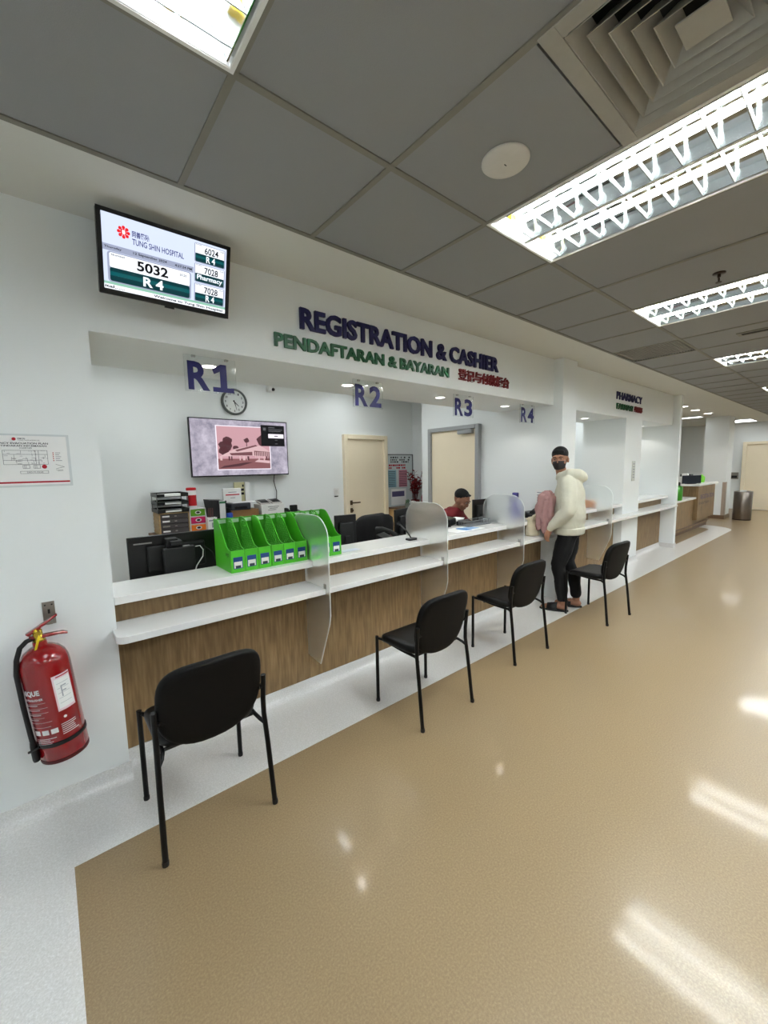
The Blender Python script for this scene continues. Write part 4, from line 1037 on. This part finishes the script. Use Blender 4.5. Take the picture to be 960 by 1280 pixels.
MB().tube([(-.10, -.05, .06), (0, -.03, .085), (.11, -.04, .075)], .028, 10).build('device_handle', BLACK2, t, False, smooth=50); MB().ell((.105, -.055, .085), (.012, .01, .01)).build('device_light', WHITE, t, False)
t = thing('wall_notice', 'white printed notice on the office side wall behind the hoodie man', 'notice', (4.43, 2.44, 1.13))
B('sheet', PAPER, t, (-.003, -.0005, -.1, .1, -.13, .13), world=False); B('printed_lines', GINK, t, *[(-.0038, -.003, -.07, .08, .09-k*.03, .098-k*.03) for k in range(7)], world=False)

# cabinet with plants under the whiteboard
t = thing('plant_cabinet', 'light oak cabinet with drawers under the whiteboard', 'cabinet', (4.68, 5.0, 0))
LO = M('light oak', (.76, .62, .43), .5)
B('body', LO, t, (4.40, 4.97, 4.80, 5.18, 0, .86), bevel=.002); B('top', OAKD, t, (4.385, 4.98, 4.785, 5.185, .86, .885), bevel=.002)
for k in range(3):
    d = B('drawer', M('light oak front', (.78, .65, .46), .5), t, (4.41, 4.96, 4.785, 4.80, .08+k*.26, .33+k*.26), bevel=.002); B('handle', STEEL, d, (4.62, 4.75, 4.77, 4.785, .2+k*.26, .215+k*.26))
t = thing('red_plant', 'red artificial leafy plant in a pot on the oak cabinet', 'plant', (4.80, 4.95, .8855))
MB().lathe([(.05, 0), (.065, .01), (.075, .11), (.068, .11), (.06, .1)], 18).build('pot', M('maroon pot', (.42, .08, .10), .5), t, False, smooth=50)
REDL = M('red leaves', (.50, .03, .06), .5, var=.3, scale=20); rr = random.Random(4); stems = MB(); leaves = []
for k in range(15):
    a = rr.uniform(0, 2*PI); l = rr.uniform(.03, .15); hh = rr.uniform(.36, .62)
    p0 = Vector((.02*math.cos(a), .02*math.sin(a), .09)); p2 = Vector((l*math.cos(a), l*math.sin(a)*.8, hh)); stems.tube([p0, (p0+p2)/2+Vector((0, 0, .05)), p2], .004, 5)
    for j in range(9):
        f = .25+.75*j/8; p = p0.lerp(p2, f)+Vector((0, 0, .2*f*(1-f))); b = rr.uniform(0, 2*PI); leaves.append((p, b, rr.uniform(.05, .085)))
st = stems.build('stems', M('dark red stem', (.28, .05, .06), .6), t, False)
for p, b, s in leaves:
    d = Vector((math.cos(b), math.sin(b), rr.uniform(.1, .9))).normalized(); n = d.cross(Vector((0, 0, 1))).normalized()*s*.42
    MB().add([p, p+d*s*.5+n, p+d*s, p+d*s*.5-n, p+d*s*.5+Vector((0, 0, .006))], [(0, 1, 4), (1, 2, 4), (2, 3, 4), (3, 0, 4)]).build('leaf', REDL, t, False)
t = thing('small_pot', 'small grey-green potted succulent on the oak cabinet', 'plant', (4.55, 4.88, .8855)); MB().lathe([(.035, 0), (.045, .07), (.04, .07)], 16).build('pot', M('grey pot', (.50, .52, .48), .6), t, False, smooth=50)
m = MB()
for k in range(9): m.ell((.022*math.cos(k*2.4), .022*math.sin(k*2.4), .085+.004*k), (.012, .012, .022), 8, 6)
m.build('succulent_leaves', M('sage green', (.30, .40, .30), .6), t, False, smooth=60)
t = thing('tissue_cup', 'small white cup on the oak cabinet beside the red plant', 'cup', (4.66, 4.86, .8855)); MB().lathe([(.04, 0), (.046, .095), (.042, .095), (.036, .006), (.001, .006)], 16).build('cup_body', WHITE, t, False, smooth=50)
B('cup_tissue', PAPER, t, (-.02, .02, -.02, .02, .02, .105), world=False)
t = thing('pink_ornament', 'pink ornament beside the red plant', 'ornament', (4.885, 4.83, .8855)); MB().lathe([(.05, 0), (.055, .05), (.04, .11), (.05, .15), (.03, .2), (.001, .21)], 16).build('ornament_body', M('pink ceramic', (.66, .38, .42), .4), t, False, smooth=60)

# ------------------------------------------------------------------ far desk, bin, pillar details
t = thing('far_desk', 'oak registration desk at the far end of the hall with raised white top', 'desk', (10.8, 2.7, 0))
B('low_body', WOOD, t, (9.0, 11.0, 2.52, 3.1, .08, .715), bevel=.002); B('low_top', SOLID, t, (8.95, 10.98, 2.47, 3.12, .72, .76), bevel=.004)
B('kick_plinth', OAKD, t, (9.02, 12.35, 2.56, 3.1, 0, .08))
B('tall_body', WOOD, t, (11.0, 12.36, 2.54, 3.1, .08, 1.0), bevel=.002)
p = B('sign_panel', WOOD, t, (10.95, 12.38, 2.44, 2.54, .25, 1.0), bevel=.002)
B('tall_top', SOLID, t, (10.85, 12.45, 2.40, 3.14, 1.002, 1.045), bevel=.004)
B('low_trim', OAKD, t, (9.0, 12.36, 2.515, 2.53, .13, .15))
flat_text('REGISTRATION', (11.15, 12.3, .70, .80), front(t.location, 2.4395), M('purple print', (.28, .20, .36), .5), p, .02)
flat_text('PENDAFTARAN', (11.05, 11.9, .58, .64), front(t.location, 2.4395), M('brown print', (.30, .22, .14), .5), p, .02)
t = thing('desk_screen', 'small dark screen on the raised top of the far desk', 'monitor', (11.0, 2.58, 1.0455), math.radians(-30)); B('display_panel', M('dark navy screen', (.08, .11, .16), .3), t, (-.24, .24, 0, .02, .01, .19), world=False, bevel=.005); B('stand_foot', BLACK, t, (-.1, .1, -.02, .08, 0, .012), world=False)
t = thing('desk_printer', 'white receipt printer with dark lid on the far desk', 'printer', (11.55, 2.75, 1.0455)); B('printer_body', WHITE, t, (-.14, .14, 0, .2, 0, .14), world=False, bevel=.02); B('printer_lid', BLACK2, t, (-.06, .17, -.02, .18, .145, .20), world=False, bevel=.01); B('paper_roll', PAPER, t, (-.2, -.08, .0, .12, .14, .22), world=False, bevel=.02)
t = thing('pump_bottle', 'bright green pump bottle on the far desk top', 'bottle', (11.95, 2.62, 1.0455)); MB().lathe([(.06, 0), (.065, .02), (.065, .13), (.03, .16), (.02, .18)], 16).build('bottle_body', M('lime plastic', (.45, .78, .20), .3), t, False, smooth=50)
MB().cyl((0, 0, .18), (0, 0, .22), .012).tube([(0, 0, .22), (-.05, 0, .22)], .01, 6).build('pump', WHITE, t, False)
t = thing('green_flask', 'tall green bottle with black cap on the low part of the far desk', 'bottle', (9.86, 2.56, .7605)); MB().lathe([(.10, 0), (.105, .02), (.105, .27), (.07, .30)], 20).build('bottle_body', M('green flask', (.22, .55, .10), .3), t, False, smooth=50); MB().lathe([(.06, .30), (.06, .36), (.05, .37)], 16).build('cap', BLACK2, t, False, smooth=50)
t = thing('steel_bin', 'round brushed steel litter bin beside the far pillar', 'bin', (13.9, 2.15, 0))
MB().lathe([(.185, .02), (.19, .03), (.19, .72), (.186, .725)], 40).build('bin_body', M('bin brushed steel', (.50, .47, .44), .28, 1), t, False, smooth=50)
MB().lathe([(.18, 0), (.188, .004), (.188, .022), (.18, .022)], 40).build('base_ring', BLACK2, t, False); MB().lathe([(.19, .725), (.191, .74), (.15, .75), (.145, .735), (.145, .70), (.001, .70)], 40).build('top_ring', STEEL, t, False, smooth=50)
B('litter_paper', PAPER, t, (-.08, .02, -.06, .06, .735, .77), world=False)
tag(B('corner_guard', M('beige corner guard', (.66, .60, .54), .5), None, (13.742, 13.90, 2.492, 2.50, .10, .98), (13.742, 13.75, 2.492, 2.56, .10, .98)), 'beige corner guard on the lower edge of the far pillar', 'corner guard')
t = thing('wall_socket', 'grey socket box on the wall left of the far cream door', 'socket', (16.9, 2.86, 1.0)); B('box', M('grey socket', (.50, .49, .46), .5), t, (-.04, 0, -.1, .1, -.05, .16), world=False, bevel=.01); B('cover', BLACK2, t, (-.05, -.04, -.07, .07, -.02, .06), world=False)
t = thing('pharmacy_notice', 'small clear notice holder on the pharmacy column', 'notice', (6.86, 2.35, 1.42)); B('holder', M('acrylic holder', (.80, .81, .78), .2), t, (-.055, .055, -.01, -.0005, -.15, .15), world=False); B('text_block', GINK, t, *[(-.03, .03, -.0108, -.01, .1-k*.04, .112-k*.04) for k in range(6)], world=False)
t = thing('tissue_box', 'orange tissue box on the pharmacy top behind the standing man', 'box', (5.86, 2.56, .9455)); B('carton', M('orange card', (.78, .52, .33), .6), t, (-.11, .11, -.06, .06, 0, .085), world=False, bevel=.004); B('tissue', PAPER, t, (-.03, .03, -.02, .02, .085, .12), world=False)
t = thing('pharmacy_screen', 'dark monitor behind the pharmacy divider', 'monitor', (5.80, 2.95, .7005), math.radians(70)); B('display_panel', BLACK, t, (-.2, .2, 0, .03, .26, .55), world=False, bevel=.005); B('stand_neck', BLACK2, t, (-.03, .03, .03, .05, 0, .35), world=False); B('stand_foot', BLACK2, t, (-.12, .12, -.06, .12, 0, .012), world=False)

# ------------------------------------------------------------------ people
def blob(name, prims, mat, parent, voxel=.011, smooth=5):
    """closed shapes merged into one continuous skin"""
    m = MB()
    for p in prims:
        if p[0] == 'c':                        # chain of (point, radius)
            pts = [Vector(q[0]) for q in p[1]]; rs = [q[1] for q in p[1]]; P2 = []; R2 = []
            d0 = (pts[1]-pts[0]).normalized(); d1 = (pts[-1]-pts[-2]).normalized()
            for a in (1, .8, .45): P2.append(pts[0]-d0*rs[0]*a); R2.append(max(rs[0]*math.sqrt(1-a*a), rs[0]*.08))
            for i in range(len(pts)-1):
                n = 4
                for k in range(n): P2.append(pts[i].lerp(pts[i+1], k/n)); R2.append(rs[i]+(rs[i+1]-rs[i])*k/n)
            P2.append(pts[-1]); R2.append(rs[-1])
            for a in (.45, .8, 1): P2.append(pts[-1]+d1*rs[-1]*a); R2.append(max(rs[-1]*math.sqrt(1-a*a), rs[-1]*.08))
            m.tube(P2, R2, 12)
        elif p[0] == 'e': m.ell((0, 0, 0), p[2], 16, 11, Matrix.Translation(p[1]) @ (p[3] if len(p) > 3 else Matrix()))
        elif p[0] == 'l': m.loft(p[1])
    me = m.mesh(name); o = bpy.data.objects.new(name, me); COL.objects.link(o)
    r = o.modifiers.new('r', 'REMESH'); r.mode = 'VOXEL'; r.voxel_size = voxel
    s = o.modifiers.new('s', 'SMOOTH'); s.factor = .5; s.iterations = smooth
    dg = bpy.context.evaluated_depsgraph_get(); dg.update()
    m2 = bpy.data.meshes.new_from_object(o.evaluated_get(dg)); bpy.data.objects.remove(o)
    for q in m2.polygons: q.use_smooth = True
    m2.name = name; m2.materials.clear(); return link(name, m2, mat, parent)
SKIN = M('tan skin', (.62, .44, .34), .5, var=.05, scale=20)
SKIN2 = M('brown skin', (.55, .38, .29), .5, var=.05, scale=20)
HAIR = M('black hair', (.012, .01, .01), .75, bump=.5, bscale=300)
EYEW = M('eye white', (.55, .50, .47), .4); EYED = M('dark iris', (.06, .04, .03), .2); LIP = M('lip', (.50, .28, .25), .5)

from mathutils import noise as mnoise
def crumple(o, amp, sc):
    for v in o.data.vertices:
        p = Vector((v.co.x*sc[0], v.co.y*sc[1], v.co.z*sc[2]))
        v.co += v.normal*amp*(mnoise.noise(p)+.5*abs(mnoise.noise(p*2.1)))
    return o
def face_frame(c, yaw, tilt=0, roll=0):
    """head frame: local +y = looking direction, +x = image of right ear side, +z up"""
    return Matrix.Translation(c) @ Matrix.Rotation(yaw, 4, 'Z') @ Matrix.Rotation(tilt, 4, 'X') @ Matrix.Rotation(roll, 4, 'Y')
def head_prims(Fm):
    T = lambda p: Fm @ Vector(p)
    R = Fm.to_3x3().to_4x4()
    pr = [('e', T((0, -.012, .025)), (.076, .096, .098), R), ('e', T((0, .022, -.035)), (.060, .070, .075), R), ('e', T((0, .055, -.085)), (.030, .028, .026), R),
          ('e', T((0, .092, -.022)), (.013, .018, .017), R), ('c', [(T((0, .083, .02)), .009), (T((0, .098, -.018)), .012)]),
          ('e', T((-.050, .055, -.03)), (.022, .022, .02), R), ('e', T((.050, .055, -.03)), (.022, .022, .02), R),
          ('c', [(T((-.035, .080, .030)), .010), (T((.035, .080, .030)), .010)])]
    for s in (-1, 1): pr += [('e', T((s*.079, -.005, -.012)), (.010, .020, .032), R)]
    return pr
def face_parts(Fm, parent, off, mouth=True):
    T = lambda p: Fm @ Vector(p) - off
    for s in (-1, 1):
        e = MB().ell((0, 0, 0), (.011, .006, .005), 10, 7, Matrix.Translation(T((s*.031, .081, .010))) @ Fm.to_3x3().to_4x4()).build('eye', EYEW, parent, False, smooth=60)
        MB().ell((0, 0, 0), (.006, .004, .006), 8, 6, Matrix.Translation(T((s*.031, .088, .010))) @ Fm.to_3x3().to_4x4()).build('iris', EYED, e, False, smooth=60)
        MB().tube([T((s*.014, .092, .030)), T((s*.03, .091, .034)), T((s*.048, .079, .028))], .0038, 6).build('eyebrow', HAIR, parent, False, smooth=60)
    if mouth: MB().tube([T((-.022, .078, -.062)), T((0, .088, -.060)), T((.022, .078, -.062))], [.004, .007, .004], 8).build('mouth', LIP, parent, False, smooth=60)

# --- man in the cream hoodie at the counter
PB = Vector((4.20, 2.055, 0))
fw = Vector((-.35, .937, 0)).normalized(); lf = Vector((-fw.y, fw.x, 0))
def J(a, b, z): return PB + fw*a + lf*b + Vector((0, 0, z))
per = thing('person', 'standing man in a cream hoodie and black trousers with a dark face mask', 'person', PB)
off = PB
def rel(o):
    for v in o.data.vertices: v.co -= off
    return o
hc = J(.075, .01, 1.60)
gaze = Vector((-.97, -.24, 0)); yaw = math.atan2(gaze.y, gaze.x)-PI/2
HF = face_frame(hc, yaw, math.radians(-6), math.radians(3))
lh = J(.135, .195, .875); rh = J(.27, -.10, .93)
def hand_prims(w, d, side, curl=.6):
    """palm and five fingers: w wrist, d pointing direction, side = thumb direction"""
    d = d.normalized(); side = (side-d*side.dot(d)).normalized(); nrm = d.cross(side)
    pr = [('c', [(w-d*.03, .026), (w, .025), (w+d*.035+side*.008, .026), (w+d*.065, .024)]), ('c', [(w+d*.04-side*.018, .018), (w+d*.072-side*.022, .015)]), ('c', [(w+d*.04+side*.02, .018), (w+d*.072+side*.022, .015)])]
    for k, (sx, ln_) in enumerate(((.027, .062), (.009, .07), (-.010, .064), (-.028, .05))):
        b = w+d*.075+side*sx; p1 = b+(d*math.cos(curl*.5)+nrm*math.sin(curl*.5))*ln_*.5; p2 = p1+(d*math.cos(curl*1.4)+nrm*math.sin(curl*1.4))*ln_*.5
        pr.append(('c', [(b, .0095), (p1, .009), (p2, .0075)]))
    tb_ = w+d*.02+side*.026; t1 = tb_+(side*.6+d*.7+nrm*.3).normalized()*.035; pr.append(('c', [(tb_, .013), (t1, .0105), (t1+(d+nrm*.5).normalized()*.026, .0085)]))
    return pr
body = [('c', [(J(.045, .0, 1.40), .055), (J(.07, .005, 1.52), .052)])] + head_prims(HF)
body += hand_prims(lh, Vector((0, 0, -1))+fw*.35, fw*.5+lf*-.4, .7)
body += hand_prims(rh, fw+Vector((0, 0, -.4)), lf+Vector((0, 0, .3)), .6)
body += [('c', [(lh+Vector((0, 0, .03)), .026), (J(.07, .215, 1.0), .034), (J(-.02, .22, 1.10), .04), (J(-.03, .15, 1.32), .04), (J(-.02, 0, 1.32), .05)]),
         ('c', [(rh, .026), (J(.12, -.18, .99), .034), (J(.0, -.21, 1.12), .04), (J(-.03, -.15, 1.32), .04), (J(-.02, 0, 1.32), .05)]),
         ('c', [(J(.04, 0, 1.42), .06), (J(-.01, 0, 1.25), .11), (J(-.03, 0, .98), .11)])]
feet = ((.10, .03), (-.095, -.085))
for b_, a_ in feet:
    body += [('c', [(J(-.03, b_*.7, .93), .07), (J(a_*.5+.03, b_, .50), .055), (J(a_-.02, b_, .30), .052), (J(a_-.03, b_, .09), .036)]),
             ('c', [(J(a_-.05, b_, .045), .034), (J(a_+.03, b_, .055), .036), (J(a_+.10, b_*1.05, .038), .034), (J(a_+.165, b_*1.08, .03), .024)])]
rel(blob('body', body, SKIN, per, .0075, 4))
# hoodie: torso, sleeves, hem
TR = Matrix.Rotation(math.atan2(fw.y, fw.x)-PI/2, 4, 'Z')
def ring(a, b, z, rx, ry, n=20): 
    c = J(a, b, z); return [c + lf*rx*math.cos(2*PI*k/n)*-1 + fw*ry*math.sin(2*PI*k/n) for k in range(n)]
tor = [ring(-.02, 0, .86, .17, .125), ring(-.02, 0, .90, .19, .15), ring(-.03, 0, 1.0, .205, .16), ring(-.03, 0, 1.15, .205, .15), ring(-.03, 0, 1.28, .205, .14), ring(-.025, 0, 1.37, .18, .115), ring(0, 0, 1.42, .12, .09), ring(.02, 0, 1.45, .085, .08)]
hood = [('l', tor),
  ('c', [(J(-.02, .16, 1.36), .078), (J(-.045, .225, 1.18), .077), (J(-.035, .235, 1.08), .075), (J(.045, .22, .985), .063), (J(.10, .205, .93), .047)]),
  ('c', [(J(-.02, -.16, 1.36), .078), (J(-.04, -.225, 1.18), .075), (J(-.0, -.225, 1.08), .07), (J(.12, -.18, .99), .058), (J(.22, -.12, .945), .045)]),
  ('c', [(J(-.02, .085, 1.455), .045), (J(-.10, .06, 1.44), .055), (J(-.135, 0, 1.41), .06), (J(-.10, -.06, 1.44), .055), (J(-.02, -.085, 1.455), .045), (J(.06, -.06, 1.43), .035), (J(.09, 0, 1.40), .03), (J(.06, .06, 1.43), .035), (J(-.02, .085, 1.455), .045)])]
HOOD = M('cream fleece', (.79, .78, .71), .9, var=.06, scale=12, bump=.3, bscale=60)
crumple(rel(blob('hoodie', hood, HOOD, per, .010, 4)), .011, (11, 11, 8))
rel(blob('hoodie_hem', [('l', [ring(-.025, 0, .82, .178, .145), ring(-.025, 0, .83, .19, .158), ring(-.025, 0, .89, .196, .162), ring(-.025, 0, .90, .18, .145)])], HOOD, per, .009, 2))
rel(blob('hoodie_cuff', [('c', [(J(.105, .204, .925), .042), (J(.125, .198, .895), .037)])], HOOD, per, .008, 2))
tro = [('l', [ring(-.02, 0, .98, .13, .10), ring(-.03, 0, .9, .145, .115), ring(-.03, 0, .82, .148, .12), ring(-.025, 0, .78, .12, .10)])]
for b_, a_ in feet: tro.append(('c', [(J(-.03, b_*.75, .84), .098), (J(a_*.4+.0, b_*.95, .65), .088), (J(a_*.6+.035, b_, .50), .072), (J(a_-.005, b_, .32), .066), (J(a_-.025, b_, .15), .055)]))
rel(blob('trousers', tro, M('black trousers', (.02, .02, .022), .9, bump=.3, bscale=120), per, .010, 4)); crumple(per.children[-1], .010, (12, 12, 10))
SLP = M('black slipper', (.03, .028, .028), .6)
for b_, a_ in feet:
    o = MB(); q = []
    for k in range(20):
        an = 2*PI*k/20; q.append((.145*math.cos(an)+.055+a_, .048*math.sin(an)*(1+.15*math.cos(an))))
    rings = [[J(x, b_*1.05+y, z) - off for x, y in q] for z in (.002, .018)]
    s_ = o.loft(rings).build('slipper_sole', SLP, per, False)
    rr_ = [[J(a_+x, b_*1.06+.052*math.cos(PI*k/10), .016+hh*math.sin(PI*k/10)) - off for k in range(11)] for x, hh in ((.02, .075), (.07, .068), (.12, .058))]
    mm = MB(); n = 11; vs = [p for r in rr_ for p in r]; mm.add(vs, [(i*n+j, i*n+j+1, (i+1)*n+j+1, (i+1)*n+j) for i in range(2) for j in range(n-1)])
    oo = mm.build('slipper_strap', SLP, s_, False, smooth=60); so = oo.modifiers.new('s', 'SOLIDIFY'); so.thickness = .005
def scalp(Fm, name, parent, low=.015, big=1.0):
    T = lambda p: Fm @ Vector(p); R = Fm.to_3x3().to_4x4()
    return [('e', T((0, -.020, .054)), (.082*big, .100*big, .082*big), R), ('e', T((0, -.055, .005)), (.074, .058, .070), R), ('c', [(T((-.046, .052, .082)), .015), (T((0, .066, .090)), .016), (T((.046, .052, .082)), .015)])]
rel(blob('hair', scalp(HF, 'hair', per), HAIR, per, .006, 2))
face_parts(HF, per, off, False)
mk = []
for i in range(7):
    v = i/6; row = []
    for k in range(13):
        a = -1.25+2.5*k/12; z = -.004-.098*v; r = (.078-.012*abs(v-.35)) if True else 0
        row.append(HF @ Vector((math.sin(a)*r*(1.02-.22*v), .008+math.cos(a)*(.094-.01*v+.010*math.sin(PI*v)), z + .012*(abs(a)/1.25)*(1-2*v)*-1)) - off)
    mk.append(row)
mm = MB(); vs = [p for r in mk for p in r]; mm.add(vs, [(i*13+j, i*13+j+1, (i+1)*13+j+1, (i+1)*13+j) for i in range(6) for j in range(12)])
fmask = mm.build('face_mask', M('dark grey mask', (.17, .155, .15), .85), per, False, smooth=70); so = fmask.modifiers.new('s', 'SOLIDIFY'); so.thickness = .004
for s in (-1, 1): MB().tube([HF @ Vector((s*.071, .035, -.012)) - off, HF @ Vector((s*.083, .0, .012)) - off, HF @ Vector((s*.086, -.02, -.005)) - off], .002, 5).build('mask_strap', fmask.data.materials[0], fmask, False)

# --- pink jacket over his forearm, cream cloth bag on the ledge
jl = J(.24, .10, .85)
t = thing('pink_jacket', 'dusty pink jacket draped over the forearm of the standing man', 'jacket', jl)
PINK = M('dusty pink cloth', (.66, .51, .50), .9, var=.08, scale=10, bump=.4, bscale=70)
folds = []; rr = random.Random(21)
for k in range(9):
    a_ = .115+.10*(k % 3)/2+rr.uniform(-.01, .01); b_ = -.0+.13*(k//3)/2+rr.uniform(-.015, .015)
    zt = 1.235-rr.uniform(0, .05); zb = .89+rr.uniform(-.02, .06)-.06*(k//3 == 2)
    folds.append(('c', [(J(a_+.01, b_, zt), .036), (J(a_+.03+rr.uniform(-.02, .02), b_+rr.uniform(-.02, .02), 1.08), .044), (J(a_+.03, b_+rr.uniform(-.025, .025), .97), .038), (J(a_+.035, b_+rr.uniform(-.02, .02), zb), .018)]))
folds.append(('c', [(J(.13, .12, 1.20), .03), (J(.20, .10, 1.24), .034), (J(.235, .06, 1.20), .03), (J(.24, .05, 1.05), .03)]))
folds.append(('c', [(J(.17, .17, 1.15), .022), (J(.20, .16, 1.02), .028), (J(.19, .15, .90), .024), (J(.165, .15, .80), .010)]))
off = Vector(jl); crumple(rel(blob('jacket_body', folds, PINK, t, .007, 2)), .022, (24, 24, 7))
t = thing('cloth_bag', 'cream cloth bag standing on the lower counter ledge', 'bag', (4.02, 2.335, .7885))
rings = []; rr = random.Random(8)
for z, w_, d_ in ((0, .085, .06), (.01, .095, .07), (.06, .095, .065), (.12, .085, .055), (.16, .07, .045), (.185, .09, .055), (.20, .06, .03)):
    rings.append([(w_*math.cos(a)*(1+.06*math.sin(5*a+z*40)), d_*math.sin(a)*(1+.08*math.sin(4*a+z*50)), z) for a in [2*PI*k/24 for k in range(24)]])
BG = M('cream canvas', (.78, .74, .64), .9, bump=.3, bscale=90)
MB().loft(rings).build('bag_body', BG, t, False, smooth=70); MB().tube([(-.06, -.02, .185), (-.07, -.05, .22), (-.02, -.06, .235), (.04, -.04, .20)], .012, 8).build('bag_handle', BG, t, False, smooth=60)

# --- seated clerk in a dark red shirt
PB2 = Vector((3.722, 3.178, 0)); f2 = Vector((.22, -.975, 0)).normalized(); l2 = Vector((-f2.y, f2.x, 0))
def K(a, b, z): return PB2 + f2*a + l2*b + Vector((0, 0, z))
per2 = thing('person', 'seated man in a dark red shirt looking down behind the counter', 'person', PB2); off = PB2
hd = K(.10, .0, 1.15); gz = Vector((.18, -.98, 0)); HF2 = face_frame(hd, math.atan2(gz.y, gz.x)-PI/2, math.radians(-30), 0)
lw = K(.22, .17, .79); rw = K(.22, -.13, .79)
body = head_prims(HF2) + [('c', [(K(-.06, 0, .97), .06), (K(.07, 0, 1.09), .054)]), ('c', [(K(-.08, 0, .95), .09), (K(-.10, 0, .7), .13), (K(-.10, 0, .52), .14)]),
  ('c', [(lw, .026), (K(.12, .24, .80), .04), (K(-.08, .21, .92), .05), (K(-.08, 0, .95), .06)]), ('c', [(rw, .026), (K(.12, -.24, .80), .04), (K(-.08, -.21, .92), .05), (K(-.08, 0, .95), .06)])]
for b_ in (.1, -.1): body += [('c', [(K(-.1, b_, .5), .09), (K(.30, b_*1.2, .5), .065), (K(.32, b_*1.2, .28), .055), (K(.32, b_*1.2, .08), .04)]), ('c', [(K(.30, b_*1.2, .04), .038), (K(.46, b_*1.3, .03), .03)])]
body += hand_prims(lw, f2*1.0+l2*-.5, Vector((0, 0, 1))-l2*.4, .7) + hand_prims(rw, f2*1.0+l2*.4, Vector((0, 0, 1))+l2*.4, .7)
rel(blob('body', body, SKIN2, per2, .0085, 4))
def ring2(a, b, z, rx, ry, n=20): 
    c = K(a, b, z); return [c - l2*rx*math.cos(2*PI*k/n) + f2*ry*math.sin(2*PI*k/n) for k in range(n)]
shirt = [('l', [ring2(-.1, 0, .5, .18, .14), ring2(-.1, 0, .7, .20, .155), ring2(-.07, 0, .88, .225, .15), ring2(-.03, 0, .985, .205, .13), ring2(-.0, 0, 1.045, .12, .10), ring2(.01, 0, 1.07, .08, .08)]),
  ('c', [(K(-.05, .18, .96), .078), (K(.0, .25, .86), .072), (K(.10, .25, .81), .06), (K(.17, .22, .80), .052)]), ('c', [(K(-.05, -.18, .96), .078), (K(.0, -.25, .86), .072), (K(.10, -.25, .81), .06), (K(.17, -.22, .80), .052)])]
SH = M('dark red shirt', (.42, .05, .08), .75, bump=.2, bscale=120)
rel(blob('shirt', shirt, SH, per2, .010, 4))
rel(blob('shirt_collar', [('c', [(K(-.09, .05, 1.03), .022), (K(-.04, .072, 1.035), .02), (K(.03, .05, 1.01), .018), (K(.06, .01, .98), .015)]), ('c', [(K(-.09, -.05, 1.03), .022), (K(-.04, -.072, 1.035), .02), (K(.03, -.05, 1.01), .018), (K(.06, -.01, .98), .015)])], SH, per2, .006, 2))
MB().tube([K(.03, .055, 1.0)-off, K(.07, .06, .93)-off, K(.065, .04, .85)-off, K(.06, .0, .78)-off], .004, 6).build('lanyard', M('grey lanyard', (.62, .55, .56), .6), per2, False, smooth=60)
rel(blob('trousers', [('l', [ring2(-.1, 0, .56, .175, .14), ring2(-.1, 0, .46, .175, .15), ring2(-.1, 0, .42, .14, .12)])] + [('c', [(K(-.08, b_*1.0, .5), .10), (K(.30, b_*1.2, .5), .078), (K(.33, b_*1.2, .28), .068), (K(.33, b_*1.2, .10), .06)]) for b_ in (.1, -.1)], M('dark trousers', (.07, .07, .09), .8), per2, .011, 4))
T_ = lambda p: HF2 @ Vector(p); R_ = HF2.to_3x3().to_4x4()
rel(blob('hair', [('e', T_((0, -.028, .052)), (.0795, .094, .080), R_), ('c', [(T_((-.040, .050, .092)), .012), (T_((.040, .050, .092)), .012)])], HAIR, per2, .006, 2))
face_parts(HF2, per2, off, True)
t = thing('clerk_chair', 'black office chair under the seated clerk', 'chair', (PB2.x-.06, PB2.y+.08, 0), math.radians(12))
MB().cyl((0, 0, .10), (0, 0, .34), .025).build('gas_column', CHROME, t, False, smooth=50)
for k in range(5):
    a = 2*PI*k/5; MB().tube([(0, 0, .11), (.16*math.cos(a), .16*math.sin(a), .09), (.28*math.cos(a), .28*math.sin(a), .03)], [.025, .02, .02], 8).build('base_leg', BLACK2, t, False, smooth=50)
pad(rrect(-.23, .23, -.24, .2, .08), .045, .018, lambda x, y, h: (x, y, .32+h)).build('seat', CF, t, False, smooth=60)
MB().tube([(0, .18, .33), (0, .25, .36), (0, .26, .50)], .02, 8).build('back_bar', BLACK2, t, False, smooth=50)
pad(rrect(-.2, .2, 0, .36, (.05, .05, .1, .1), 6), .04, .015, lambda x, z, h: (x, .20+h, .48+z)).build('backrest', CF, t, False, smooth=60)
